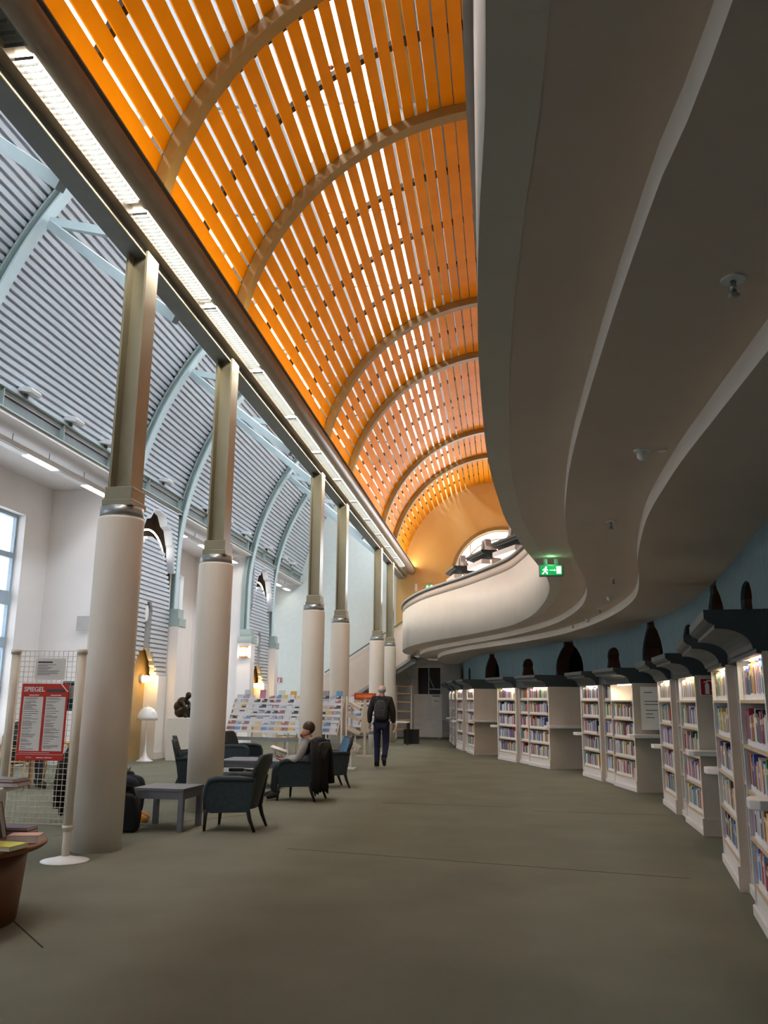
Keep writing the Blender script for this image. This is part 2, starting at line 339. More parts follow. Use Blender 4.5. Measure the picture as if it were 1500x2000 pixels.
for y in [1.98] + CY: arc_bar(MB(), y, .20, 4.0, 4.15, 168, 12, 48).build('rib', 'rib_paint', vault)
for y in [1.98] + CY: arc_bar(MB(), y, .12, 4.19, 4.42, 170, 10, 40).build('steel_rib', 'grey_steel', vault)
by = []
for y0, y1 in ((1.98, 8.59),) + tuple(zip(CY, CY[1:])) + ((31.33, YB),):
    n = max(2, round((y1 - y0) / 1.6)); by += [y0 + (y1 - y0) * i / n for i in range(1, n)] + [y0 + .3]
for y in by: arc_bar(MB(), y, .11, 4.192, 4.27, 168, 12, 24).build('batten', 'dark_batten', vault)
for i in range(21):
    a = 97 + 3.3 * i
    p = [(VX + r * math.cos(math.radians(a + s)), VZ + r * math.sin(math.radians(a + s))) for r, s in ((4.45, -.40), (4.45, .40), (4.57, .40), (4.57, -.40))]
    MB().prism(p, lambda a_, b_, d_: (a_, d_, b_), YF, YB).build('purlin', 'grey_steel', vault)
MB().prism(arc(VX, VZ, 4.95, 112, 8, 30) + arc(VX, VZ, 5.02, 112, 8, 30)[::-1], lambda a, b, d: (a, d, b), YF, YB).build('roof_lining', 'grey_steel', vault)
MB().box(-3.96, -3.90, YF, YB, 7.22, 7.40).box(3.9, 4.3, YF, YB, 7.0, 7.40).build('spring_trim', 'rib_paint', vault)
spk = MB()
for y, a in ((9.9, 122.5), (14.3, 116), (16.9, 113), (20.2, 113), (25.2, 110), (27.2, 110)):
    c = (VX + 4.155 * math.cos(math.radians(a + .3)), y, VZ + 4.155 * math.sin(math.radians(a + .3))); spk.sphere((c[0], c[1], c[2] - .02), .035, 10, 6)
spk.build('sprinkler', 'copper', vault)
# skylight above vault; its unseen aisle strip is added to light the cove
sk = shell('window_5'); frm = MB()
ysk = [YF + (YB - YF) * i / 12 for i in range(13)]
for y in ysk: frm.box(-5.7, .2, y - .04, y + .04, 11.5, 11.6)
for x in (-5.7, -3.7, -1.8, .1): frm.box(x - .04, x + .04, YF, YB, 11.48, 11.62)
frm.build('glazing_bar', 'grey_steel', sk)
for i in range(12):
    for x0, x1 in ((-5.66, -3.74), (-3.66, -1.84), (-1.76, .06)): MB().box(x0, x1, ysk[i] + .04, ysk[i + 1] - .04, 11.54, 11.55).build('pane', 'nave_glass' if x0 < -5 else 'clear_glass', sk)
struct(MB().box(-.05, 4.6, YF, YB, 11.4, 11.5).build('ceiling_roof', 'grey_steel'))
# ================================================================ SIDE NAVE: coved corrugated ceiling
QX, QZ, QR = -.9, 5.0, 7.62
nave = shell('ceiling_nave')
def cove_pts(rw):
    a0, a1 = 167.9, 130.5; L = math.radians(a0 - a1) * QR; n = round(L / .132); out = []
    for i in range(n):
        for f, h in ((0, 0), (.60, 0), (.66, .075), (.94, .075)):
            a = math.radians(a0 - (a0 - a1) * (i + f) / n); r = QR + rw + h; out.append((QX + r * math.cos(a), QZ + r * math.sin(a)))
    return out
cp = cove_pts(.16)
for y0, y1 in [(YF, 1.98), (1.98, 8.59)] + list(zip(CY, CY[1:])) + [(31.33, YB)]:
    MB().strip([(x, y0 + .03, z) for x, z in cp], [(x, y1 - .03, z) for x, z in cp]).build('corrugated_sheet', 'corrugated', nave)
MB().strip([(x - .1, YF, z + .1) for x, z in cp[::8]], [(x - .1, YB, z + .1) for x, z in cp[::8]]).build('roof_backing', 'dark_steel', nave)
def rib_path(r, a0=180., a1=129., n=26):
    return [(QX + r * math.cos(math.radians(a0 + (a1 - a0) * i / n)), QZ + r * math.sin(math.radians(a0 + (a1 - a0) * i / n))) for i in range(n + 1)]
for k, y in enumerate([1.98] + CY):
    r = thing('curved_rib', 'pale blue-green curved steel rib under the corrugated nave ceiling, %s from the front' % ORD[k], 'rib', (0, y, 0), 0, 'curved steel ribs of the side nave')
    for nm, r0, r1, wd, mt in (('flange', QR - .03, QR + .0, .24, 'pale_rib'), ('web', QR + .0, QR + .26, .03, 'green_steel'), ('flange', QR + .10, QR + .13, .24, 'green_steel')):
        mb = MB(); A = rib_path(r0); B = rib_path(r1)
        if nm == 'flange' or True:
            A = [(A[0][0], 3.72)] + A; B = [(B[0][0], 3.72)] + B
        for i in range(len(A) - 1): mb.prism([A[i], A[i + 1], B[i + 1], B[i]], lambda a, b, d: (a, d, b), -wd / 2, wd / 2)
        mb.build(nm, mt, r)
    MB().box(-8.78, -8.28, -.24, .24, 3.30, 3.52).box(-8.72, -8.34, -.19, .19, 3.52, 3.76).build('shoe', 'green_steel', r, .01)
    MB().box(-8.76, -8.30, -.23, .23, 0, 3.30).build('pillar', 'white_wall', r)
    MB().bar((-7.2, 0, 9.1), (-4.2, 0, 8.35), .1, .14).build('tie', 'pale_rib', r)
    MB().bar((-7.2, 0, 9.05), (-4.37, -1.31, 6.62), .1, .14).build('brace', 'pale_rib', r)
# longitudinal green beam with little uplights
gb = thing('edge_beam', 'long dark green steel beam along the foot of the corrugated ceiling', 'beam', (-8.55, 0, 6.35))
MB().box(-.14, .14, YF, YB, 0, .03).build('flange', 'green_steel', gb); MB().box(-.14, .14, YF, YB, .37, .40).build('flange', 'green_steel', gb)
MB().box(-.015, .015, YF, YB, .03, .37).build('web', 'dark_steel', gb)
for k in range(11): MB().box(.01, .12, 12.9 + 2.1 * k, 12.92 + 2.1 * k, .03, .37).build('stiffener', 'green_steel', gb)
fy = [13.55, 15.2, 16.75, 20.0, 23.2, 25.0, 27.0, 29.8, 32.0, 33.5]
for k, y in enumerate(fy):
    f = thing('floodlight', 'small white floodlight on the green edge beam, %s from the front' % ORD[k], 'lamp', (-8.42, y, 6.75), 0, 'floodlights on the edge beam')
    MB().prism([(-.10, .10), (.18, .04), (.22, .10), (.18, .15), (.02, .17), (-.10, .14)], lambda a, b, d: (a, d, b), -.17, .17).build('housing', 'white_metal', f, .012)
    MB().box(-.03, .03, -.02, .02, 0, .11).build('bracket', 'dark_steel', f)
# niche bays: corrugated screen with arches, bottle-shaped recess with a globe lamp
def niche(yc, idx, label):
    n = thing('niche_screen', label, 'screen', (-8.5, yc, 0)); hw = 1.30
    def big(z):      # half width of the outer arch opening at height z
        if z >= 6.10: return 0
        if z > 5.75: return .28 + (6.10 - z) * .9
        if z > 5.35: return .78 + (5.75 - z) * .55
        if z > 4.65: return 1.04 + (5.35 - z) * .20
        return 9
    def inner(z):    # half width of the inner arched panel
        if z >= 5.42: return 0
        if z > 5.2: return .25 + (5.42 - z) * 1.4
        if z > 4.5: return .72 + (5.2 - z) * .55
        return min(hw, 1.12 + (4.5 - z) * .35)
    def bottle(z):
        if z >= 3.80: return 0
        if z > 3.45: return .16 * math.sqrt(max(0, 1 - ((z - 3.45) / .35) ** 2)) + .06
        if z > 2.62: return .19
        if z > 2.40: return .34 + (2.62 - z) * .8
        if z > 2.25: return .58
        if z > 2.02: return .66
        return .72
    pz = .112
    def strips(mb, z0, z1, x, inn, out):
        z = z0
        while z < z1 - .02:
            zm = z + pz / 2; a = inn(zm); b = out(zm)
            if b - a > .03:
                for s in (-1, 1):
                    y0, y1 = (a, b) if s > 0 else (-b, -a)
                    mb.prism([(x, z + .004), (x + .05, z + .016), (x + .05, z + pz - .03), (x, z + pz - .014)], lambda p, q, d: (p, d, q), y0, y1)
            z += pz
        return mb
    strips(MB(), 4.66, 6.27, .0, lambda z: big(z), lambda z: hw).build('front_sheet', 'corrugated', n)
    strips(MB(), 2.02, 5.42, -.10, lambda z: bottle(z), lambda z: inner(z)).build('inner_sheet', 'corrugated', n)
    # backing sheets behind the strips
    zz = [4.66 + i * .06 for i in range(25)]
    pr = [(big(z), z) for z in zz if z < 6.1]
    poly = [(hw, 4.66), (hw, 6.27), (-hw, 6.27), (-hw, 4.66)] + [(-a, z) for a, z in pr] + [(0, 6.1)] + [(a, z) for a, z in reversed(pr)]
    MB().prism(poly, lambda a, b, d: (d, a, b), -.10, .0).build('front_backing', 'corrugated', n)
    zi = [2.02 + i * .05 for i in range(69)]
    ou = [(inner(z), z) for z in zi if z < 5.42]; bo = [(bottle(z), z) for z in zi if z < 3.80]
    poly = ou + [(0, 5.42)] + [(-a, z) for a, z in reversed(ou)] + [(-a, z) for a, z in bo] + [(0, 3.80)] + [(a, z) for a, z in reversed(bo)]
    MB().prism(poly, lambda a, b, d: (d, a, b), -.22, -.10).build('inner_backing', 'corrugated', n)
    # edge trim of the big arch and dark cavity behind
    tr_ = MB(); pts = [(a, z) for a, z in pr] + [(0, 6.1)]
    for s in (-1, 1):
        for (a, z), (b, zb) in zip(pts, pts[1:]): tr_.bar((-.04, s * a, z), (-.04, s * b, zb), .05, .20, up=(1, 0, 0))
    tr_.build('arch_trim', 'corrugated', n)
    MB().box(-.64, -.60, -hw, hw, 3.8, 6.27).box(-.60, -.1, -hw, hw, 6.24, 6.27).box(-.60, -.1, -hw, -hw + .03, 2.02, 6.24).box(-.60, -.1, hw - .03, hw, 2.02, 6.24).build('cavity', 'niche_brown', n)
    MB().box(-.42, -.38, -hw, hw, 0, 3.8).build('recess_back', 'niche_gold', n)
    # lower plaster piers either side of the recess
    for s in (-1, 1):
        MB().box(-.38, -.02, min(s * .78, s * hw), max(s * .78, s * hw), 0, 2.02).build('pier', 'plaster', n)
        MB().box(-.02, .02, min(s * .80, s * hw), max(s * .80, s * hw), 0, .16).build('skirting', 'white_wall', n)
    ell = [(.11 * math.cos(t * PI / 12), 3.5 + .2 * math.sin(t * PI / 12)) for t in range(24)]
    MB().prism(ell, lambda a, b, d: (d, a - .03, b), -.12, -.09).build('oval_plate', 'plaster', n)
    ar = [( -.16, 1.0 * math.cos(math.radians(t)), 4.72 + .86 * math.sin(math.radians(t))) for t in range(20, 161, 7)]
    MB().tube(ar, .022, 8).build('arc_lamp', 'tube_cool', n)
    g = thing('globe_lamp', 'glowing round wall lamp inside the golden recess %s' % ('behind the white mushroom lamp', 'beyond the magazine rack')[idx], 'lamp', (-8.88, yc + .55, 1.93), 0, 'globe wall lamps')
    MB().tube([(0, 0, 0), (.06, 0, 0)], .10, 16).build('base', 'white_metal', g); MB().sphere((.15, 0, 0), .09).build('globe', 'lamp_glow', g)
    lamp_point('globe_light', (.36, 0, 0), 7, (1, .62, .22), .07, g)
niche(19.96, 0, 'corrugated screen with stepped arch and bottle-shaped recess behind the second column')
niche(29.75, 1, 'corrugated screen with stepped arch and bottle-shaped recess, far one beyond the magazine rack')
struct(MB().box(-9.0, -8.85, 8.72, 11.6, 0, 6.28).build('wall_light_block', 'corrugated')); struct(MB().box(-9.0, -8.85, YF, 1.8, 0, 6.28).build('wall_light_block', 'corrugated'))  # plain unseen walls added to block light in the nearer niche bays
# pendant strip lights of the alcoves
for k, (y0, y1) in enumerate(((12.2, 18.1), (21.9, 27.9), (31.6, 35.4))):
    p = thing('strip_light', 'long white pendant strip light under the alcove ceiling, %s from the front' % ORD[k], 'lamp', (-8.95, (y0 + y1) / 2, 5.98), 0, 'alcove strip lights'); h = (y1 - y0) / 2
    MB().box(-.11, .11, -h, h, .02, .12).build('housing', 'white_metal', p)
    n = 5
    for i in range(n):
        a = -h + 2 * h * i / n; b = a + 2 * h / n
        MB().box(-.075, .075, a + .05, b - .05, .01, .02).build('diffuser', 'tube_cool' if i % 2 == 0 else 'white_metal', p)
    for i in (-.8, -.35, .1, .6): MB().tube([(0, i * h, .12), (0, i * h, .30)], .008, 6).build('wire', 'dark_steel', p)
# ================================================================ COLUMNS AND THE BIG BEAM
for k, y in enumerate(CY):
    c = thing('column', 'round cream column with a steel post on top, %s' % ('nearest, beside the wire poster stand', 'second one, behind the low grey table', 'third one, behind the reading man', 'fourth one, right of the stairs foot', 'fifth one, left of the walking man', 'sixth and farthest one, beside the balcony end')[k], 'column', (-4.067, y, 0), 0, 'round columns')
    MB().lathe([(.247, 0), (.247, 1.2), (.245, 3.36), (.238, 3.385)], n=40).build('shaft', 'column_plaster', c)
    MB().lathe([(.231, 3.385), (.231, 3.50)], n=40).build('collar', 'collar_steel', c)
    MB().box(-.15, .19, -.19, .19, 3.50, 3.57).box(-.135, .175, -.175, .175, 3.57, 3.71).build('plinth_block', 'post_steel', c, .006)
    MB().box(-.085, .12, -.012, .012, 3.71, 6.5).build('web', 'post_steel', c)
    MB().box(.12, .145, -.155, .155, 3.71, 6.5).build('flange', 'post_steel', c)
    MB().box(-.11, -.085, -.155, .155, 3.71, 6.5).build('flange', 'post_steel', c)
bm_ = thing('main_beam', 'long dark steel beam over the columns with a louvred light trough', 'beam', (-4.0, 0, 6.5))
MB().box(-.25, -.0, YF, YB, 0, .03).build('bottom_flange', 'dark_steel', bm_)
MB().box(-.005, .006, YF, YB, -.004, .012).build('brass_edge', 'lamp_glow' if False else 'shelf_wood', bm_)
MB().box(-.24, -.02, YF, YB, .03, .75).build('web', 'dark_steel', bm_)
MB().box(-.02, .09, YF, YB, .12, .15).build('trough_side', 'bronze_tube', bm_)
MB().box(.09, .105, YF, YB, .10, .34).build('trough_lip', 'bronze_tube', bm_)
MB().box(.105, .30, YF, YB, .20, .215).build('trough_top', 'bronze_tube', bm_)
MB().tube([(.318, YF, .315), (.318, YB, .315)], .147, 32).build('air_tube', 'bronze_tube', bm_)
MB().box(.20, .43, YF, YB, .475, .50).build('uplight_channel', 'dark_steel', bm_)
seg = 2.2; k = 0; y = 5.55
lit = []
while y < YB - 2.4:
    MB().box(.107, .275, y + .04, y + seg - .04, .175, .19).build('light_panel', 'tube_glow', bm_)
    lv = MB(); t = y + .04
    while t < y + seg - .05: lv.box(.107, .275, t, t + .004, .125, .155); t += .075
    lv.build('louvre', 'dark_steel', bm_); lit.append(y)
    lamp_area('trough_light', (.19, y + seg / 2, .11), (0, math.radians(-14), 0), .13, seg - .1, 20, (1, .88, .72), parent=bm_); y += seg + .12; k += 1
lv = MB(); t = -2.0
while t < 5.5: lv.box(.107, .275, t, t + .004, .12, .16); t += .12
lv.build('louvre', 'dark_steel', bm_)
MB().box(.107, .275, YF, 5.5, .175, .19).build('unlit_panel', 'dark_steel', bm_)
# warm uplight lying in the channel on top of the tube, washing the vault
for i in range(6):
    yy = 3.0 + 6.2 * i; lamp_area('uplight', (.32, yy, .53), (PI, math.radians(30), 0), .15, 5.8, 46, (1, .74, .45), parent=bm_)
# ================================================================ BALCONY (gallery) WITH LAYERED SOFFIT
A = [(.02, YF), (.01, 0.), (-.01, 2.02), (-.04, 2.64), (-.07, 3.4), (-.085, 4.3), (-.075, 5.64), (-.045, 6.48), (.0, 7.17), (.06, 8.0), (.15, 8.75), (.29, 9.75), (.48, 10.9), (.66, 12.13), (.76, 13.27), (.785, 14.55), (.75, 15.92), (.66, 17.5), (.47, 18.9), (.14, 20.42), (-.78, 22.78), (-1.62, 24.59), (-2.34, 26.2), (-2.98, 28.15), (-3.42, 30.1), (-3.62, 32.0), (-3.60, 33.6), (-3.45, YB)]
B = [(.58, YF), (.58, 0.), (.555, 1.9), (.52, 2.43), (.495, 3.3), (.485, 4.3), (.485, 5.17), (.50, 5.9), (.53, 6.6), (.59, 7.6), (.68, 8.5), (.81, 9.5), (.98, 10.58), (1.15, 11.71), (1.28, 12.84), (1.35, 13.91), (1.37, 15.16), (1.30, 16.66), (1.13, 18.22), (.73, 20.12), (.03, 22.46), (-1.17, 25.46), (-1.91, 27.3), (-2.55, 29.3), (-2.95, 31.5), (-3.0, 33.3), (-2.9, YB)]
Cc = [(1.18, YF), (1.17, 0.), (1.15, 2.5), (1.14, 3.54), (1.13, 4.5), (1.125, 5.2), (1.14, 5.86), (1.17, 6.64), (1.24, 7.47), (1.43, 9.03), (1.68, 10.6), (1.85, 11.82), (1.94, 12.93), (1.95, 14.26), (1.87, 15.89), (1.67, 17.69), (1.3, 19.64), (.54, 22.08), (-.56, 24.75), (-1.22, 26.5), (-1.85, 28.6), (-2.2, 30.6), (-2.35, 32.6), (-2.25, YB)]
def resample(P, n=170):
    S = smooth_curve(P, 8); L = [0]
    for a, b in zip(S, S[1:]): L.append(L[-1] + math.dist(a, b))
    out = []; j = 0
    for i in range(n + 1):
        t = L[-1] * i / n
        while j < len(L) - 2 and L[j + 1] < t: j += 1
        f = (t - L[j]) / max(1e-9, L[j + 1] - L[j]); out.append((S[j][0] + (S[j + 1][0] - S[j][0]) * f, S[j][1] + (S[j + 1][1] - S[j][1]) * f))
    return out
RA, RB_, RC = resample(A), resample(B), resample(Cc)
def off(P, d):
    out = []
    for i, p in enumerate(P):
        a = P[max(i - 1, 0)]; b = P[min(i + 1, len(P) - 1)]; tx, ty = b[0] - a[0], b[1] - a[1]; l = math.hypot(tx, ty)
        out.append((p[0] + ty / l * d, p[1] - tx / l * d))      # + = to the right (away from the hall)
    return out
z1, z2, z3 = 3.20, 3.08, 2.95; zt = 4.60
bal = thing('balcony', 'curving balcony with a plain pale parapet and a soffit stepped in layers', 'balcony')
Z = lambda P, z: [(x, y, z) for x, y in P]
def wall_strip(P, d, za, zb, name, m, cap=True):
    Q = off(P, d); mb = MB(); mb.strip(Z(P, za), Z(P, zb), True); mb.strip(Z(Q, za), Z(Q, zb), True)
    mb.strip(Z(P, zb), Z(Q, zb)); mb.strip(Z(P, za), Z(Q, za)); return mb.build(name, m, bal)
wall_strip(RA, .16, z1, zt - .08, 'parapet', 'column_plaster')
wall_strip(off(RA, .012), .14, zt - .08, zt - .055, 'groove', 'board_grey')
wall_strip(RA, .16, zt - .055, zt + .12, 'coping', 'soffit_plaster')
wall_strip(off(RA, -.05), .10, zt + .16, zt + .22, 'handrail', 'board_grey')
wall_strip(off(RA, .04), .03, zt + .12, zt + .16, 'rail_support', 'dark_steel')
MB().strip(Z(off(RA, .01), z1 + .001), Z(off(RB_, .06), z1 + .001)).build('soffit', 'soffit_plaster', bal)
mb = MB(); mb.strip(Z(RB_, z2), Z(RB_, z1 + .02), True); mb.build('riser', 'column_plaster', bal)
MB().strip(Z(RB_, z2), Z(off(RC, .06), z2)).build('soffit', 'soffit_plaster', bal)
mb = MB(); mb.strip(Z(RC, z3), Z(RC, z2 + .02), True); mb.build('riser', 'column_plaster', bal)
MB().strip(Z(RC, z3), [(4.4, y, z3) for x, y in RC]).build('soffit', 'soffit_plaster', bal)
MB().strip(Z(off(RA, .1), 3.80), [(4.4, y, 3.80) for x, y in RA]).build('balcony_floor', 'soffit_plaster', bal)
# teal wall with dark keyhole openings
W0 = [(2.0, YF), (2.05, 3.0), (2.15, 7.03), (2.34, 8.72), (2.65, 10.66), (2.78, 12.6), (2.84, 16.12), (2.58, 18.49), (1.97, 20.96), (1.11, 23.32), (.02, 26.3), (-1.04, 30.19), (-1.7, YB)]
off_s = math.dist(W0[0], W0[1]); cum = [0]
for a, b in zip(W0, W0[1:]): cum.append(cum[-1] + math.dist(a, b))
def at_s(s):
    s += off_s
    for i in range(len(W0) - 1):
        if s <= cum[i + 1] or i == len(W0) - 2:
            f = (s - cum[i]) / (cum[i + 1] - cum[i]); return (W0[i][0] + (W0[i + 1][0] - W0[i][0]) * f, W0[i][1] + (W0[i + 1][1] - W0[i][1]) * f)
brk = [-off_s, 0, 2.4, 4.5, 6.55, 9.35, 11.5, 14.9, 17.2, 20.45, 23.0, 27.3, 30.6, cum[-1] - off_s]
tall = lambda c: [(c + x, z) for x, z in [(-.86, 1.3), (.86, 1.3), (.85, 2.2), (.84, 2.36), (.78, 2.5), (.68, 2.6), (.52, 2.73), (.30, 2.84), (.29, 2.94), (-.29, 2.94), (-.30, 2.84), (-.52, 2.73), (-.68, 2.6), (-.78, 2.5), (-.84, 2.36), (-.85, 2.2)]]
short = lambda c: [(c + x, z) for x, z in [(-.46, 1.3), (.46, 1.3), (.45, 2.18), (.36, 2.36), (.35, 2.41), (.39, 2.44), (.37, 2.51), (.28, 2.59), (.14, 2.63), (0, 2.64), (-.14, 2.63), (-.28, 2.59), (-.37, 2.51), (-.39, 2.44), (-.35, 2.41), (-.36, 2.36), (-.45, 2.18)]]
hole_at = {3: [('s', 5.55)], 4: [('t', 7.95)], 5: [('s', 10.38)], 6: [('t', 13.25)], 7: [('s', 16.15)], 8: [('t', 18.88)], 9: [('s', 21.7)], 10: [('t', 25.1)], 11: [('s', 29.0)], 12: [('t', 32.2)]}
wr = shell('wall_right')
for i in range(len(brk) - 1):
    a = at_s(brk[i]); b = at_s(brk[i + 1]); L = math.dist(a, b); hs = []
    for kind, s in hole_at.get(i, []):
        c = (s - brk[i]) * L / (brk[i + 1] - brk[i]); hs.append(tall(c) if kind == 't' else short(c))
    mb = MB().prism([(0, 0), (L, 0), (L, z3 + .004), (0, z3 + .004)], lambda p, q, d: (p, d, q), -.035, 0, hs)
    o = mb.build('wall_panel', 'teal_wall', wr); o.location = (a[0], a[1], 0); o.rotation_euler = (0, 0, math.atan2(b[1] - a[1], b[0] - a[0]))
    if hs:
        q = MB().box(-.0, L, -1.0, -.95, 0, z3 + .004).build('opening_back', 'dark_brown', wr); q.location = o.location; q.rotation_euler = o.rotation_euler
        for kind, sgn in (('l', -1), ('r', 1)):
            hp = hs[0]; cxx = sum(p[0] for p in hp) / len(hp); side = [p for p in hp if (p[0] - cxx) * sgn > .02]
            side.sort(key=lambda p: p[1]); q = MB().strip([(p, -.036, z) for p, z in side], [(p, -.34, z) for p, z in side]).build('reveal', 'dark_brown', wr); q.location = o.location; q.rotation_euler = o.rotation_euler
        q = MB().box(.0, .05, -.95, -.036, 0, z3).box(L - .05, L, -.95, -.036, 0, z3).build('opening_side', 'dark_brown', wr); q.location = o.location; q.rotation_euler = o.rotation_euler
# ceiling devices
for k, (x, y, kind) in enumerate(((.905, 3.13, 1), (.925, 5.43, 2), (1.0, 7.68, 1), (1.486, 11.43, 1), (1.67, 13.44, 2), (1.73, 15.26, 1), (1.70, 17.2, 2), (1.52, 18.48, 1))):
    lab = ('sprinkler head on the soffit, %s from the front', 'white smoke detector on the soffit, %s from the front')[kind - 1] % ORD[k]
    s = thing('sprinkler' if kind == 1 else 'smoke_detector', lab, 'sprinkler' if kind == 1 else 'detector', (x, y, z2), 0, 'devices on the balcony soffit')
    if kind == 1:
        MB().lathe([(.045, -.008), (.045, 0)]).build('plate', 'white_metal', s); MB().lathe([(.012, -.05), (.012, -.01)]).lathe([(.0, -.075), (.022, -.07), (.022, -.066), (.006, -.05)]).build('head', 'collar_steel', s)
    else:
        MB().lathe([(.05, -.012), (.055, 0)]).build('plate', 'white_metal', s); MB().sphere((0, 0, -.035), .036, 16, 10).build('dome', 'white_metal', s)
        MB().lathe([(.03, -.006), (.03, 0)], (.13, .02, 0)).build('indicator', 'white_metal', s)
# exit signs
def exit_sign(name, label, loc, wd, hang=True):
    e = thing('exit_sign', label, 'exit sign', loc); h = wd * .5
    MB().box(-wd / 2, wd / 2, -.03, .03, -h / 2, h / 2).build('housing', 'collar_steel', e, .01)
    MB().box(-wd * .45, wd * .45, -.036, -.03, -h * .40, h * .40).build('panel', 'exit_green', e)
    f = MB(); k = wd; y0, y1 = -.041, -.036
    f.prism([(k * a, k * b) for a, b in ((.22, -.14), (.41, -.14), (.41, .16), (.22, .16))], lambda a, b, d: (a, d, b), y0, y1)
    f.prism([(k * a, k * b) for a, b in ((-.06, -.008), (.13, -.008), (.13, -.04), (.19, .005), (.13, .045), (.13, .015), (-.06, .015))], lambda a, b, d: (a, d, b), y0, y1)
    f.prism([(k * a, k * b) for a, b in ((-.36, .02), (-.27, .08), (-.2, .08), (-.12, .0), (-.14, -.02), (-.2, .02), (-.2, -.05), (-.13, -.1), (-.16, -.17), (-.19, -.16), (-.19, -.12), (-.26, -.07), (-.34, -.17), (-.38, -.14), (-.28, -.03), (-.27, .03), (-.33, -.01))], lambda a, b, d: (a, d, b), y0, y1)
    f.prism([(k * (-.21 + .04 * math.cos(t * PI / 6)), k * (.125 + .04 * math.sin(t * PI / 6))) for t in range(12)], lambda a, b, d: (a, d, b), y0, y1)
    f.build('pictogram', 'exit_white', e)
    if hang:
        for s in (-.22, .22): MB().box(s * wd - .022, s * wd + .022, -.015, .015, h / 2, h / 2 + .07).build('bracket', 'collar_steel', e)
    return e
e = exit_sign('exit_sign', 'lit green exit sign hanging under the balcony soffit', (.62, 10.4, z1 - .16), .29)
lamp_point('sign_light', (0, -.1, .12), .35, (.3, 1, .45), .05, e)
exit_sign('exit_sign', 'small lit green exit sign on the far end wall', (-2.95, YB - .06, 6.16), .34, False)
dt = thing('wall_detector', 'small white alarm on the end wall beside the exit sign', 'detector', (-3.5, YB - .02, 6.12)); MB().box(-.06, .06, -.06, 0, -.16, .16).build('body', 'white_metal', dt, .02)
# stairs to the balcony
st = thing('staircase', 'straight staircase with a solid pale parapet rising to the balcony', 'stairs', (0, 33.4, 0))
top = [(-6.95, 2.28), (-3.6, 4.46)]; bot = [(-5.83, 1.63), (-3.55, 3.08)]
poly = [(-7.9, 0), (-7.05, 0), (-5.83, 1.60), (-3.5, 3.1), (-3.5, 4.42), (-6.85, 2.25), (-7.05, 2.05), (-7.2, 1.7), (-7.35, 1.0), (-7.9, .2)]
MB().prism(poly, lambda a, b, d: (a, d, b), 0, .14).build('parapet', 'stair_plaster', st)
MB().bar((-6.9, .06, 2.30), (-3.5, .06, 4.5), .10, .16).build('coping', 'soffit_plaster', st); MB().bar((-6.9, .06, 2.50), (-3.5, .06, 4.70), .05, .05).build('handrail', 'dark_steel', st)
ss = MB()
for i in range(20):
    x = -7.3 + i * .19; z = .19 * i; ss.box(x, x + .22, .14, 2.2, max(0, z - .06), z + .19)
ss.build('step', 'stair_plaster', st)
MB().prism([(-5.83, 1.60), (-3.5, 3.1), (-3.5, 2.98), (-5.83, 1.46)], lambda a, b, d: (a, d, b), 0, 2.2).build('underside', 'board_grey', st)
# ================================================================ BOOKCASES
PAL = [('cream', (.72, .66, .52)), ('white', (.74, .74, .74)), ('red', (.45, .04, .05)), ('dark red', (.20, .02, .03)), ('blue', (.05, .12, .42)), ('navy', (.02, .03, .12)), ('pale blue', (.32, .50, .66)), ('teal', (.04, .25, .28)), ('green', (.06, .26, .09)), ('yellow', (.75, .52, .05)), ('orange', (.70, .25, .03)), ('black', (.02, .02, .02)), ('grey', (.35, .35, .37)), ('purple', (.18, .08, .28)), ('brown', (.22, .12, .06)), ('lilac', (.45, .40, .62))]
WTS = [10, 14, 7, 5, 7, 7, 8, 4, 4, 4, 3, 7, 7, 3, 4, 5]
unit = MB().box(-.5, .5, -.5, .5, 0, 1).mesh('book'); unit.materials.append(M['book_cover'])
rows = {'v': [], 'f': [], 'c': []}
ZS = [.22, .545, .87, 1.195, 1.52]; ZTOP = 1.815
n_books = [0]
def prof_cornice():
    p = [(-.02, 1.80), (.03, 1.80), (.03, 1.83), (.05, 1.83)]
    for i in range(7):
        t = i / 6 * PI / 2; p.append((.05 + .19 * (1 - math.cos(t)), 1.83 + .125 * math.sin(t)))
    return p + [(.265, 1.955), (.265, 1.98), (.30, 1.995), (.325, 2.02), (.325, 2.075), (-.02, 2.075)]
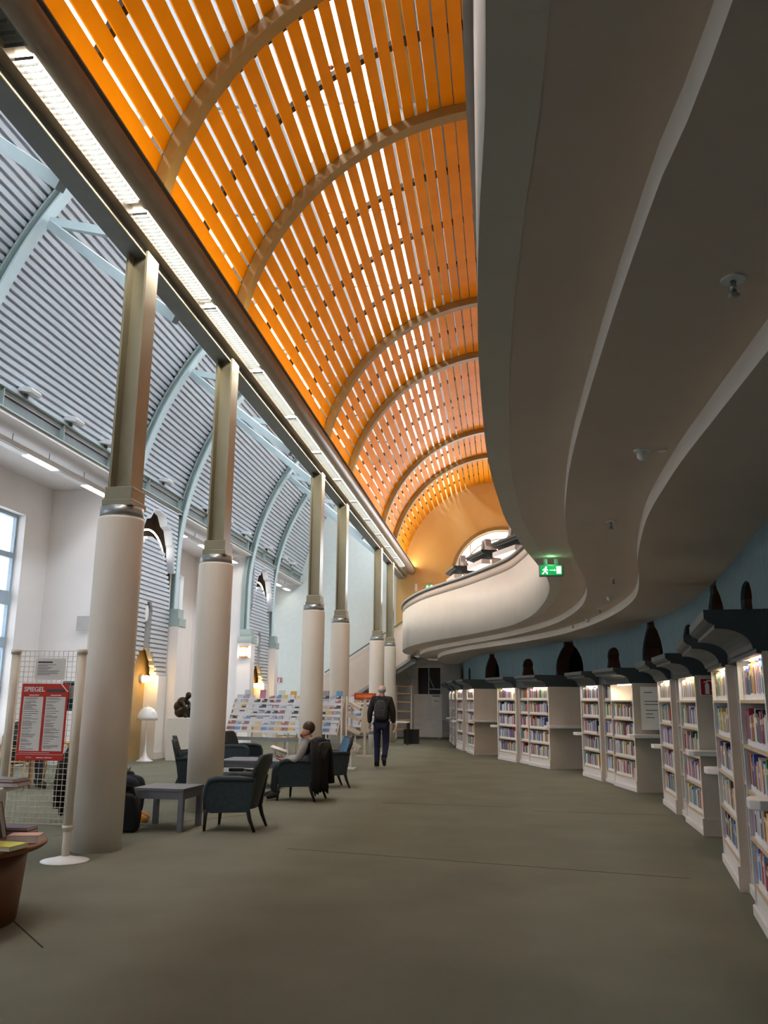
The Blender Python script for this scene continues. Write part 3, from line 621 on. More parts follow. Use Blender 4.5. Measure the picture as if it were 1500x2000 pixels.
def bookcase(label, org, rz, bays_, depth, z0=0., sides=True, cornice_bays=(0,), group='bookcases along the curved wall', fill=None, who='', ledges=(), skip=()):
    """local x runs along the face from the near end, y points out to the hall; bays_ = [(x0, x1, setback)]"""
    t = thing('bookcase', label, 'bookcase', (org[0], org[1], z0), rz, group)
    mats = 'case_panel'
    for i, (x0, x1, sb) in enumerate(bays_):
        yb = -depth; yf = -sb
        MB().box(x0, x0 + .028, yf - .36, yf, .0, ZTOP).build('side_panel', 'case_white', t); MB().box(x1 - .028, x1, yf - .36, yf, .0, ZTOP).build('side_panel', 'case_white', t)
        MB().box(x0, x1, yf - .38, yf - .36, 0, ZTOP + .1).build('back_panel', 'case_white', t)
        MB().box(x0 - .0, x1 + .0, yf - .36, yf - .012, 0, .20).box(x0 - .0, x1 + .0, yf - .012, yf + .018, 0, .075).build('plinth', 'case_white', t, .006)
        for z in ZS:
            s = MB().box(x0 + .028, x1 - .028, yf - .36, yf - .012, z - .024, z).build('shelf', 'case_white', t)
            MB().box(x0 + .028, x1 - .028, yf - .012, yf - .004, z - .024, z).build('edge_strip', 'shelf_wood', s)
        if i in cornice_bays:
            c = MB().prism([(u - sb, z) for u, z in prof_cornice()], lambda a, b, d: (d, a, b), x0 - .02, x1 + .02).build('cornice', 'cornice_dark', t)
            MB().box(x0 + .25, x1 - .25, yf - .12, yf - .06, ZTOP - .03, ZTOP - .012).build('lamp', 'shelf_glow', t)
            lamp_area('shelf_light', ((x0 + x1) / 2, yf - .03, ZTOP - .045), (math.radians(16), 0, 0), (x1 - x0) * .8, .05, 3.4, (1, .80, .56), parent=t)
            MB().box(x0, x1, yf - .36, yf + .02, ZTOP - .008, ZTOP + .02).build('top_board', 'case_white', t)
        else:
            MB().box(x0, x1, yf - .36, yf + .0, 1.80, 2.06).build('frieze', 'cornice_dark', t)
    xa = min(b[0] for b in bays_); xb = max(b[1] for b in bays_)
    if sides:
        MB().box(xa - .025, xa, -depth, 0, 0, ZTOP).build('end_panel', mats, t); MB().box(xb, xb + .025, -depth, 0, 0, ZTOP).build('end_panel', mats, t)
        MB().box(xa - .045, xa - .025, -depth, .02, 0, .19).build('skirting', mats, t)
    MB().box(xa - .03, xb + .03, -depth, -.02, ZTOP, 2.075).build('cornice_box', 'cornice_dark', t)
    return t
def shelve(t, tmat, x0, x1, sb, bi, who, single):
    """fill one bay with books; single: individual objects"""
    for si, z in enumerate(ZS):
        lvl = len(ZS) - si; right = x0 + .045; left = x1 - .05; x = left; k = 0
        empty = random.random()
        if empty < .06: continue
        stop = right + (random.choice([0, 0, 0, .1, .18, .25]) if x1 - x0 > .8 else random.choice([0, 0, .08]))
        while x > stop:
            th = random.choice([.024, .03, .036, .045, .052, .06] if single else [.018, .022, .026, .03, .034, .042]); h = random.uniform(.19, .27); dp = random.uniform(.15, .21)
            if x - th < stop: break
            cn, col = random.choices(PAL, WTS)[0]; col = tuple(min(1, c * random.uniform(.8, 1.2)) for c in col)
            cx = x - th / 2; cyy = -sb - .03 - dp / 2
            if single:
                o = bpy.data.objects.new('book', unit); C.objects.link(o)
                o.matrix_world = tmat @ Matrix.Translation((cx, cyy, z + .0005)) @ Matrix.Diagonal((th - .001, dp, h, 1)); o.color = (*col, 1)
                sz = 'thin' if th < .031 else 'thick' if th > .05 else 'slim' if h > .24 else 'small'
                tag(o, '%s %s book, %s from left on the %s shelf, %s' % (sz, cn, ORD[min(k, 34)], ('top', 'second', 'third', 'fourth', 'bottom')[4 - si], who), 'book', 'books on the nearest bookcases'); n_books[0] += 1
            else:
                b = len(rows['v']); R_ = tmat
                pts = [(cx + sx * th * .48, cyy + sy * dp / 2, z + zz) for zz in (0.001, .042, h) for sx, sy in ((-1, -1), (1, -1), (1, 1), (-1, 1))]
                rows['v'] += [tuple(R_ @ Vector(p)) for p in pts]
                for q, cc in (((2, 3, 7, 6), (.78, .78, .82)), ((6, 7, 11, 10), col), ((0, 1, 5, 4), col), ((1, 2, 6, 5), (.78, .78, .8)), ((5, 6, 10, 9), col), ((3, 0, 4, 7), (.78, .78, .8)), ((7, 4, 8, 11), col), ((8, 9, 10, 11), (.7, .66, .58))):
                    rows['f'].append(tuple(b + i for i in q)); rows['c'].append(cc)
            x -= th + random.uniform(.0005, .002); k += 1
        if stop > right + .05 and random.random() < .8:
            if single:
                o = MB().box(-.5, .5, -.5, .5, 0, 1).build('bookend', 'case_panel'); o.matrix_world = tmat @ Matrix.Translation(((stop + right) / 2 - .01, -sb - .12, z)) @ Matrix.Diagonal((stop - right - .03, .14, .16, 1))
                tag(o, 'beige box bookend closing the %s shelf, %s' % (('top', 'second', 'third', 'fourth', 'bottom')[4 - si], who), 'bookend', 'bookends on the nearest bookcases')
            else:
                b = len(rows['v']); pts = [(xx, yy, zz) for zz in (z, z + .16) for xx, yy in ((right, -sb - .19), (stop - .03, -sb - .19), (stop - .03, -sb - .05), (right, -sb - .05))]
                rows['v'] += [tuple(tmat @ Vector(p)) for p in pts]
                for q in ((0, 1, 5, 4), (1, 2, 6, 5), (2, 3, 7, 6), (3, 0, 4, 7), (4, 5, 6, 7)): rows['f'].append(tuple(b + i for i in q)); rows['c'].append((.55, .45, .36))
blocks = [((1.605, 5.62), (2.10, 9.11), .50), ((2.285, 10.76), (2.39, 13.88), .50), ((2.24, 15.50), (1.64, 18.69), .72), ((1.045, 20.17), (-.12, 23.26), .95), ((-.79, 24.80), (-1.45, 27.9), .95), ((-1.60, 29.6), (-1.95, 32.6), .80)]
where = ['nearest group', 'second group', 'third group', 'fourth group', 'fifth group', 'farthest group']
for bi, (N_, F_, dep) in enumerate(blocks):
    L = math.dist(N_, F_); ax = math.atan2(F_[1] - N_[1], F_[0] - N_[0]); s = L / 3.2
    # local +x toward the far end, +y must point to the hall (left of the direction of travel)
    b3 = (.0, 1.2 * s, 0.); b2 = (1.2 * s, 1.90 * s, .07); b1 = (1.96 * s, L, 0.)
    near = bookcase('two-bay white bookcase with flared dark cornice, near half of the %s along the wall' % where[bi], N_, ax, [b3, b2], dep, cornice_bays=(0,))
    far = bookcase('single-bay white bookcase with flared dark cornice, far half of the %s along the wall' % where[bi], N_, ax, [b1], dep, cornice_bays=(0,))
    MB().box(1.90 * s + .002, 1.96 * s - .026, -dep, -.05, 0, ZTOP).build('filler_post', 'case_panel', near)
    lg = MB(); x0 = -.025
    lg.prism([(x0, .10), (x0 - .05, .155), (x0 - .12, .17), (x0 - .26, .17), (x0 - .30, .12), (x0 - .30, -dep + .02), (x0, -dep + .02)], lambda a, b, d: (a, b, d), .90, .955)
    lg.build('ledge', 'case_white', near, .006)
    lg = MB(); x0 = L + .025
    lg.prism([(x0, .0), (x0 + .06, .09), (x0 + .14, .11), (x0 + .26, .11), (x0 + .31, .05), (x0 + .31, -dep + .02), (x0, -dep + .02)], lambda a, b, d: (a, b, d), .80, .86)
    lg.build('ledge', 'case_white', far, .006)
    tm = Matrix.Translation((N_[0], N_[1], 0)) @ Matrix.Rotation(ax, 4, 'Z')
    for nm, (x0, x1, sb) in (('near bay of the %s', b3), ('middle bay of the %s', b2), ('far bay of the %s', b1)):
        w_ = nm.replace('of the', 'of') % 'nearest bookcases'
        shelve(None, tm, x0, x1, sb, bi, w_, bi == 0)
me = bpy.data.meshes.new('book_rows'); me.from_pydata(rows['v'], [], rows['f']); ca = me.color_attributes.new('col', 'FLOAT_COLOR', 'CORNER')
i = 0
for p, c in zip(me.polygons, rows['c']):
    for _ in p.vertices: ca.data[i].color = (*c, 1); i += 1
me.materials.append(M['book_rows']); o = bpy.data.objects.new('book_rows', me); C.objects.link(o); tag(o, 'rows of library books on the farther bookcases along the curved wall', 'books'); o['kind'] = 'stuff'
# bookcases up on the balcony, each with a keyhole crest
for k, (x, y, rz) in enumerate(((.72, 22.9, 116), (-.22, 25.2, 110), (-1.2, 28.2, 104))):
    t = bookcase('upper bookcase with lit cornice and keyhole crest on the balcony, %s from the right' % ORD[k], (x, y), math.radians(rz), [(0, 1.5, 0.)], .5, 3.80, group='bookcases on the balcony')
    kh = [(.75 + .16 * math.cos(a * PI / 8), 2.62 + .20 * math.sin(a * PI / 8)) for a in range(-2, 11)]
    MB().prism([(.15, 2.07), (1.35, 2.07), (1.30, 2.2), (1.16, 2.32), (1.08, 2.55), (.72, 2.55), (.64, 2.32), (.25, 2.2)], lambda a, b, d: (a, d, b), -.24, -.06, [[(.78, 2.12), (1.02, 2.12), (1.0, 2.3), (.95, 2.44), (.90, 2.48), (.85, 2.44), (.80, 2.3)]]).build('crest', 'board_grey', t)
    MB().box(.05, 1.45, .02, .30, 1.66, 1.80).build('light_box', 'case_white', t); MB().box(.10, 1.40, .05, .27, 1.65, 1.66).build('light_panel', 'tube_cool', t)
# fire extinguisher signs
def fire_sign(label, loc, rz, s):
    f = thing('fire_sign', label, 'sign', loc, rz); MB().box(-s / 2, s / 2, -.004, .004, -s / 2, s / 2).build('plate', 'white_print', f)
    MB().box(-s * .46, s * .46, -.006, -.004, -s * .46, s * .46).build('field', 'red_sign', f)
    p = MB(); y0, y1 = -.009, -.006; fn = lambda a, b, d: (a * s, d, b * s)
    p.prism([(-.22, -.42), (.02, -.42), (.02, .12), (-.04, .2), (-.16, .2), (-.22, .12)], fn, y0, y1)
    p.prism([(-.14, .2), (-.06, .2), (-.06, .28), (-.02, .34), (-.14, .34), (-.3, .26), (-.28, .22), (-.14, .27)], fn, y0, y1)
    O = [(.0, .40), (.16, .38), (.30, .26), (.34, .08), (.30, -.12), (.18, -.28), (.12, -.22), (.21, -.10), (.25, .06), (.22, .22), (.12, .30), (.0, .32), (-.06, .34), (-.06, .40)]
    p.prism(O, fn, y0, y1); p.build('pictogram', 'white_print', f)
fire_sign('red square fire extinguisher sign on the end panel of the second bookcase group', (2.43, 10.70, 1.68), 0.02, .20)
fire_sign('small red fire extinguisher sign on the far white wall beyond the magazine rack', (-9.28, YB - .06, 2.25), 0, .22)
nt_ = thing('notice', 'pale notice sheet on the end panel of the third bookcase group', 'notice', (2.58, 15.43, 1.45), .02); MB().box(-.22, .22, -.004, .004, -.42, .30).build('sheet', 'paper', nt_)
li = MB()
for z, a, b in ((.2, -.16, -.02), (.05, -.16, .1), (.0, -.16, .12), (-.1, -.14, .06), (-.16, -.14, -.02), (-.22, -.14, 0)): li.box(a, b, -.006, -.004, z, z + .012)
li.build('print', 'ink', nt_)
# ================================================================ FURNITURE
def armchair(name_loc, rz, label, inner='wicker', group='wicker armchairs'):
    t = thing('armchair', label, 'armchair', name_loc, rz, group)      # faces +x
    b = MB(); n = 12
    def back_pt(u, v, off_):      # u across, v up
        y = (u - .5) * (.50 + .06 * v); x = -.20 - .15 * v - .10 * (1 - (2 * u - 1) ** 2) * .5; z = .24 + .61 * v - .10 * max(0, abs(2 * u - 1) - .55) ** 2 * (v ** 3) * 6
        return (x + off_, y, z)
    for off_, in ((0,), (.055,)):
        vs = [back_pt(i / n, j / 8, off_) for j in range(9) for i in range(n + 1)]
        b.add(vs, [(j * (n + 1) + i, j * (n + 1) + i + 1, (j + 1) * (n + 1) + i + 1, (j + 1) * (n + 1) + i) for j in range(8) for i in range(n)], True)
    rim = [(0, j) for j in range(9)] + [(i, 8) for i in range(1, n + 1)] + [(n, j) for j in range(7, -1, -1)]
    b.strip([back_pt(i / n, j / 8, 0) for i, j in rim], [back_pt(i / n, j / 8, .055) for i, j in rim], True)
    b.build('backrest', 'wicker_dark', t)
    bi = MB(); vs = [back_pt(.06 + .88 * i / n, .3 + .66 * j / 8, .058) for j in range(9) for i in range(n + 1)]
    bi.add(vs, [(j * (n + 1) + i, j * (n + 1) + i + 1, (j + 1) * (n + 1) + i + 1, (j + 1) * (n + 1) + i) for j in range(8) for i in range(n)], True); bi.build('back_pad', inner, t)
    for s in (-1, 1):
        y0 = s * .27; sd = MB().prism([(-.24, .22), (.20, .20), (.27, .22), (.28, .40), (.27, .52), (.22, .57), (-.30, .57)], lambda p, q, d: (p, d, q), y0 - .02, y0 + .02); sd.build('side_panel', 'wicker', t)
        MB().tube([(-.30, y0, .57), (-.1, y0, .58), (.16, y0 , .575), (.24, y0, .55), (.275, y0, .48), (.285, y0, .36), (.28, y0, .22)], [.03, .038, .038, .036, .032, .028, .022], 10).build('armrest', 'wicker', t)
        MB().tube([(.27, y0, .24), (.275, y0, .12), (.28, y0, .0)], [.026, .022, .016], 8).build('leg', 'black_plastic', t)
        MB().tube([(-.22, y0 * .95, .26), (-.25, y0 * .95, .14), (-.31, y0 * .95, .0)], [.028, .024, .016], 8).build('leg', 'black_plastic', t)
    MB().box(-.22, .26, -.25, .25, .24, .37).build('seat', inner, t, .03)
    MB().prism([(.25, .37), (.28, .36), (.28, .2), (.25, .2)], lambda p, q, d: (p, d, q), -.25, .25).build('apron', 'wicker', t)
    return t
armchair((-3.14, 10.22, 0), PI, 'dark blue-green wicker armchair seen from the side beside the low grey table')
ch_reader = armchair((-3.05, 13.25, 0), PI - .12, 'wicker armchair under the reading man with a black coat over its back')
armchair((-3.02, 15.2, 0), PI + .45, 'wicker armchair with blue pad, empty, just right of the reading man', 'cushion_blue')
armchair((-5.25, 14.6, 0), .35, 'empty dark wicker armchair left of the second column', 'wicker_dark')
armchair((-5.10, 16.9, 0), -.2, 'wicker armchair half hidden behind the second column', 'wicker_dark')
armchair((-4.75, 13.3, 0), .3, 'wicker armchair whose arm shows right of the second column', 'wicker_dark')
armchair((-4.85, 10.35, 0), .1, 'wicker armchair behind the nearest column under a seated man', 'wicker_dark')
def low_table(loc, rz, label, sx=.62, sy=.60, h=.47):
    t = thing('low_table', label, 'table', loc, rz, 'low grey tables'); MB().box(-sx / 2, sx / 2, -sy / 2, sy / 2, h - .035, h).build('tabletop', 'table_grey', t, .004)
    a = MB()
    for s in (-1, 1): a.box(-sx / 2 + .03, sx / 2 - .03, s * (sy / 2 - .02) - .012, s * (sy / 2 - .02) + .012, h - .12, h - .035); a.box(s * (sx / 2 - .02) - .012, s * (sx / 2 - .02) + .012, -sy / 2 + .03, sy / 2 - .03, h - .12, h - .035)
    a.build('apron', 'table_grey', t)
    for u in (-1, 1):
        for v in (-1, 1): MB().box(u * (sx / 2 - .035) - .03, u * (sx / 2 - .035) + .03, v * (sy / 2 - .035) - .03, v * (sy / 2 - .035) + .03, 0, h - .035).build('leg', 'table_grey', t, .003)
    return t
low_table((-3.93, 10.12, 0), -.05, 'low square grey table in front of the second column')
low_table((-4.12, 12.75, 0), 0, 'low dark table with a black case on it, left of the reading man', .75, .8, .45)
low_table((-4.30, 15.1, 0), 0, 'low grey table farther back, in front of the magazine rack', 1.1, .9, .45)
cs = thing('glasses_case', 'small black case lying on the low dark table', 'case', (-3.86, 12.55, .45), .3); MB().box(-.12, .10, -.06, .06, 0, .05).build('body', 'black_plastic', cs, .015); MB().tube([(.10, 0, .02), (.2, .03, .012)], .012, 8).build('strap', 'black_plastic', cs)
# mushroom lamp
lp = thing('floor_lamp', 'white mushroom floor lamp with domed shade in front of the golden recess', 'lamp', (-8.47, 20.10, 0))
MB().lathe([(.20, 0), (.20, .012), (.12, .05), (.06, .12), (.028, .22), (.014, .42), (.010, 1.0), (.012, 1.05)], n=28).build('stem', 'glass_lamp', lp)
MB().lathe([(.25, .95), (.245, 1.03), (.215, 1.13), (.16, 1.205), (.08, 1.25), (.012, 1.262), (.012, 1.29), (.0, 1.295)], n=32).build('shade', 'glass_lamp', lp)
# sculpture on plinth
pl = thing('plinth', 'pale square plinth carrying the bronze figure', 'plinth', (-7.80, 20.75, 0)); MB().box(-.30, .30, -.30, .30, 0, 1.0).build('body', 'plaster', pl, .004)
# lantern on the far pillar
ln = thing('wall_lantern', 'copper framed wall lantern glowing on the far white pillar', 'lamp', (-8.53, 27.85, 3.0)); a = MB()
for z in (-.16, .16): a.box(-.13, .13, -.07, .07, z - .02, z + .02)
for x in (-.11, 0, .11): a.box(x - .008, x + .008, -.07, -.055, -.15, .15)
a.build('frame', 'copper', ln); MB().tube([(0, 0, -.13), (0, 0, .13)], .06, 12).build('bulb', 'lamp_glow', ln); lamp_point('lantern_light', (0, -.16, .0), 10, (1, .7, .45), .05, ln)
# ---------------------------------------------------------------- wire poster stand
ps = thing('poster_stand', 'white pole stand with wire grid panel in front of the nearest column', 'stand', (-4.06, 7.95, 0))
for x in (0, -.69):
    MB().tube([(x, 0, .02), (x, 0, .30)], .036, 14).build('pole_foot', 'cream_metal', ps); MB().tube([(x, 0, .26), (x, 0, 1.93)], .041, 14).build('pole', 'cream_metal', ps)
    MB().tube([(x, 0, .285), (x, 0, .315)], .052, 14).build('ring', 'cream_metal', ps); MB().tube([(x, 0, 1.90), (x, 0, 1.945)], .050, 14).build('cap', 'cream_metal', ps)
    MB().lathe([(.0, .05), (.05, .045), (.14, .022), (.215, .008), (.22, .0)], (x, 0, 0), 32).build('base', 'white_metal', ps)
MB().tube([(-.045, 0, .32), (-.045, 0, 1.93), (-.645, 0, 1.93), (-.645, 0, .32), (-.045, 0, .32)], .010, 8).build('grid_frame', 'cream_metal', ps)
g = MB()
for i in range(1, 12): x = -.045 - .05 * i; g.tube([(x, 0, .32), (x, 0, 1.93)], .0028, 5, False)
for i in range(1, 32): z = .32 + .0503 * i; g.tube([(-.045, 0, z), (-.645, 0, z)], .0028, 5, False)
g.build('wire_grid', 'cream_metal', ps)
po = thing('poster', 'red bestseller list poster with white lettering clipped to the wire grid', 'poster', (-4.40, 7.932, 1.255))
MB().box(-.24, .24, -.002, .002, -.36, .36).build('sheet', 'red_print', po)
def text(body, size, loc, m, parent, name='lettering', bold=0.0, rot=(PI / 2, 0, 0)):
    cu = bpy.data.curves.new(name, 'FONT'); cu.body = body; cu.size = size; cu.extrude = .0006; cu.offset = bold; cu.align_x = 'LEFT'
    o = bpy.data.objects.new(name, cu); C.objects.link(o); dg = bpy.context.evaluated_depsgraph_get(); me = bpy.data.meshes.new_from_object(o.evaluated_get(dg)); bpy.data.objects.remove(o)
    me.materials.clear(); me.materials.append(M[m]); q = bpy.data.objects.new(name, me); C.objects.link(q); q.location = loc; q.rotation_euler = rot; q.parent = parent; return q
MB().box(.02, .20, -.0034, -.0026, .278, .31).build('banner', 'ink', po)
text('SPIEGEL', .062, (-.218, -.004, .285), 'white_print', po, bold=.0016)
MB().bar((.165, -.0035, .355), (.235, -.0035, .285), .001, .010, up=(1, 0, 1)).build('corner_stripe', 'white_print', po)
c = MB(); lines = MB()
for x0, x1 in ((-.215, -.012), (.018, .218)):
    c.box(x0, x1, -.0032, -.002, -.272, .235)
    z = .222
    while z > -.262:
        lines.box(x0 + .01, x0 + .01 + random.uniform(.05, .16), -.0038, -.0032, z, z + .004); z -= random.choice([.011, .011, .02])
for k in range(20): lines.box(-.002, .006, -.0030, -.002, .21 - k * .024, .216 - k * .024)
c.build('list_panel', 'paper', po); lines.build('list_print', 'ink', po)
for x0, x1, za, zb in ((-.16, -.06, .246, .254), (.06, .17, .246, .254), (-.215, .1, -.290, -.286), (-.03, .04, -.338, -.330), (.05, .13, -.338, -.330), (-.24, .24, -.306, -.303)): MB().box(x0, x1, -.003, -.002, za, zb).build('heading', 'white_print', po)
text('SPIEGEL', .018, (-.14, -.003, -.339), 'white_print', po)
nn = thing('notice', 'grey-white printed notice above the red poster on the wire grid', 'notice', (-4.37, 7.932, 1.755)); MB().box(-.155, .155, -.002, .002, -.105, .105).build('sheet', 'paper', nn)
lines = MB(); lines.box(-.13, .02, -.0035, -.002, .058, .074)
for k in range(9): lines.box(-.13, -.13 + random.uniform(.1, .25), -.0032, -.002, .04 - k * .012, .044 - k * .012)
lines.build('print', 'ink', nn)
bp_ = thing('flyer', 'blue picture flyer hanging on the back of the wire grid', 'flyer', (-4.17, 7.972, 1.50)); MB().box(-.075, .075, -.002, .002, -.14, .14).build('sheet', 'cushion_blue', bp_); MB().box(-.06, .06, -.004, -.002, -.02, .10).build('picture', 'corrugated', bp_)
# ---------------------------------------------------------------- round book table at the left edge
bt = thing('book_table', 'round brown two-tier display table at the left edge', 'table', (-3.86, 5.70, 0))
MB().lathe([(.56, 0), (.60, .47)], n=48).build('drum', 'wood_brown', bt); MB().lathe([(.70, .475), (.72, .49), (.72, .51), (.70, .515)], n=48).build('tabletop', 'wood_brown', bt)
MB().tube([(0, 0, .515), (0, 0, .86)], .06, 16).build('post', 'white_metal', bt); MB().lathe([(.51, .86), (.52, .87), (.52, .885), (.51, .89)], n=40).build('upper_shelf', 'white_metal', bt)
def flat_book(loc, rz, sx, sy, h, col, label, group='books on the round table', tilt=0, pitch=0):
    t = thing('book', label, 'book', loc, rz, group); t.rotation_euler = (tilt, pitch, rz)
    a = MB().box(-sx / 2, sx / 2, -sy / 2, sy / 2, 0, .003).box(-sx / 2, sx / 2, -sy / 2, sy / 2, h - .003, h).box(-sx / 2, -sx / 2 + .003, -sy / 2, sy / 2, 0, h).build('cover', 'cover_plain', t); a.color = (*col, 1)
    MB().box(-sx / 2 + .003, sx / 2 - .004, -sy / 2 + .004, sy / 2 - .004, .003, h - .003).build('pages', 'paper', t); return t
flat_book((-3.28, 5.83, .5155), .25, .21, .14, .05, (.75, .45, .36), 'thick pink paperback lying on the round table')
flat_book((-3.55, 6.17, .5155), .1, .26, .17, .025, (.30, .05, .05), 'dark red book lying at the back of the round table')
flat_book((-3.55, 6.17, .541), .05, .25, .16, .02, (.08, .06, .14), 'dark violet book on top of the dark red one')
flat_book((-3.30, 5.55, .5155), -.1, .30, .20, .03, (.62, .60, .05), 'yellow-green book with a red spine tag on the round table')
flat_book((-3.36, 5.30, .5155), .15, .22, .15, .035, (.70, .68, .64), 'white paperback at the near rim of the round table')
flat_book((-3.42, 5.72, .8905), .1, .30, .2, .03, (.22, .05, .06), 'maroon book lying on the upper tier of the table'); flat_book((-3.42, 5.74, .921), -.1, .26, .18, .02, (.10, .08, .08), 'black thin book topmost on the upper tier of the table')
ub = thing('book', 'black picture book standing upright on the round table', 'book', (-3.58, 6.0, .5155), -.6, 'books on the round table'); ub.rotation_euler = (.25, 0, -.6)
a = MB().box(-.10, .10, -.018, -.015, 0, .25).box(-.10, .10, .015, .018, 0, .25).build('cover', 'cover_plain', ub); a.color = (.03, .035, .035, 1); MB().box(-.097, .095, -.015, .015, .004, .246).build('pages', 'paper', ub)
# ---------------------------------------------------------------- magazine racks
unit_mag = MB().box(-.5, .5, -.5, .5, 0, 1).mesh('magazine'); unit_mag.materials.append(M['magazine'])
MAGC = [((.66, .66, .72), 'white'), ((.02, .02, .035), 'black'), ((.02, .02, .035), 'black'), ((.30, .34, .48), 'slate blue'), ((.55, .60, .72), 'pale blue'), ((.70, .66, .60), 'cream'), ((.35, .10, .10), 'red'), ((.70, .45, .10), 'orange'), ((.10, .25, .55), 'blue')]
def rack(loc, rz, wd, label, who, ncol, group):
    t = thing('magazine_rack', label, 'rack', loc, rz, 'magazine racks')   # faces -y
    for x in (0, wd * .5, wd):
        MB().box(x - .02, x + .02, -.02, .02, 0, 1.5).build('post', 'white_metal', t); MB().box(x - .025, x + .025, -.32, .32, .0, .06).build('foot', 'white_metal', t)
    MB().box(0, wd, -.03, .03, .52, .60).build('cross_beam', 'grey_steel', t)
    nr = 6; mt = Matrix.Translation(loc) @ Matrix.Rotation(rz, 4, 'Z')
    for r in range(nr):
        z = .74 + .125 * r; y = -.36 + .058 * r
        MB().box(-.02, wd + .02, y - .045, y + .03, z - .02, z).box(-.02, wd + .02, y - .05, y - .045, z - .02, z + .035).build('tier', 'white_metal', t)
        for k in range(ncol):
            if random.random() < .05: continue
            mw = wd / ncol; x = mw * (k + .5) + random.uniform(-.01, .01); hh = random.uniform(.20, .25) if r < nr - 1 else random.uniform(.19, .23)
            col, cn = random.choice(MAGC[:6] + MAGC[:3] + MAGC[:1] + MAGC[6:])
            if r == 0: col, cn = random.choice(MAGC[3:])
            o = bpy.data.objects.new('magazine', unit_mag); C.objects.link(o); o.color = (*col, 1)
            o.matrix_world = mt @ Matrix.Translation((x, y - .02 + random.uniform(0, .012), z + .001)) @ Matrix.Rotation(math.radians(-17), 4, 'X') @ Matrix.Diagonal((mw * random.uniform(.78, .92), .006, hh, 1))
            tag(o, '%s magazine, %s from left in the %s row of the %s' % (cn, ORD[k], ('bottom', 'second', 'third', 'fourth', 'fifth', 'top')[r], who), 'magazine', group)
    MB().box(-.02, wd + .02, -.06, .12, 1.46, 1.49).build('top_shelf', 'white_metal', t)
    for x in (-.03, wd + .03): MB().prism([(-.42, .70), (.06, .70), (.06, 1.46), (-.04, 1.46)], lambda a, b, d: (d, a, b), x - .008, x + .008).build('side_panel', 'case_panel', t)
    return t
rk = rack((-6.30, 20.25, 0), -.27, 2.85, 'wide white magazine rack with six rows behind the armchairs', 'wide rack', 16, 'magazines on the wide rack')
rack((-5.05, 24.9, 0), -.12, 1.75, 'narrower magazine rack farther back beside the walking man', 'farther rack', 8, 'magazines on the farther rack')
for k, (f, hgt, col, lab) in enumerate(((.09, .20, (.62, .60, .58), 'grey picture card'), (.24, .20, (.55, .20, .30), 'pink and white paperback'), (.42, .19, (.62, .70, .58), 'pale green paperback'), (.53, .17, (.72, .38, .04), 'orange box file'), (.64, .19, (.80, .80, .80), 'white paperback'), (.76, .18, (.25, .27, .28), 'dark framed card'), (.83, .18, (.35, .33, .30), 'brown picture card'), (.95, .18, (.12, .30, .48), 'blue book'))):
    x = 2.85 * f; q = Matrix.Translation((-6.30, 20.25, 0)) @ Matrix.Rotation(-.27, 4, 'Z') @ Vector((x, .03, 1.4905))
    t = thing('book', '%s standing on top of the wide magazine rack' % lab, 'book', q, -.27, 'items on top of the rack'); t.rotation_euler = (-.12, 0, -.27)
    a = MB().box(-.075, .075, -.012, .012, 0, hgt).build('cover', 'cover_plain', t); a.color = (*col, 1); MB().box(-.07, .072, -.008, .008, .003, hgt - .002).build('pages', 'paper', t)
bx = thing('box', 'red and orange box on top of the farther magazine rack', 'box', (-3.9, 24.75, 1.4905), -.12); a = MB().box(-.30, .30, -.10, .10, 0, .17).build('body', 'red_print', bx, .005); MB().box(-.24, .24, -.102, -.10, .05, .13).build('print', 'boot_orange', bx)
# leaflet stand seen end-on and slanted easel rack
lf = thing('leaflet_stand', 'white leaflet stand seen end-on right of the blue chair', 'stand', (-3.42, 19.1, 0))
for x in (-.10, .0, .10): MB().box(x - .018, x + .018, -.02 + x * .6, .02 + x * .6, .02, 1.55).build('post', 'white_metal', lf)
MB().box(-.22, .22, -.16, -.10, 0, .03).box(-.22, .22, .10, .16, 0, .03).build('foot', 'white_metal', lf)
for k, z in enumerate((.42, .72, 1.0, 1.25)): MB().prism([(.03, z + .12), (.30, z), (.33, z + .05), (.05, z + .2)], lambda a, b, d: (a, d, b), -.12, .12).build('tray', 'case_panel', lf)
er = thing('slanted_rack', 'slim easel-like rack end with wedge-shaped side behind the leaflet stand', 'rack', (-3.62, 23.0, 0))
MB().prism([(-.12, .62), (.12, .62), (.03, 1.5), (-.03, 1.5)], lambda a, b, d: (a, d, b), -.02, .02).build('side_panel', 'case_panel', er); MB().box(-.03, .03, -.03, .03, 0, 1.5).build('post', 'case_panel', er); MB().box(-.22, .22, -.04, .04, 0, .05).build('foot', 'case_panel', er)
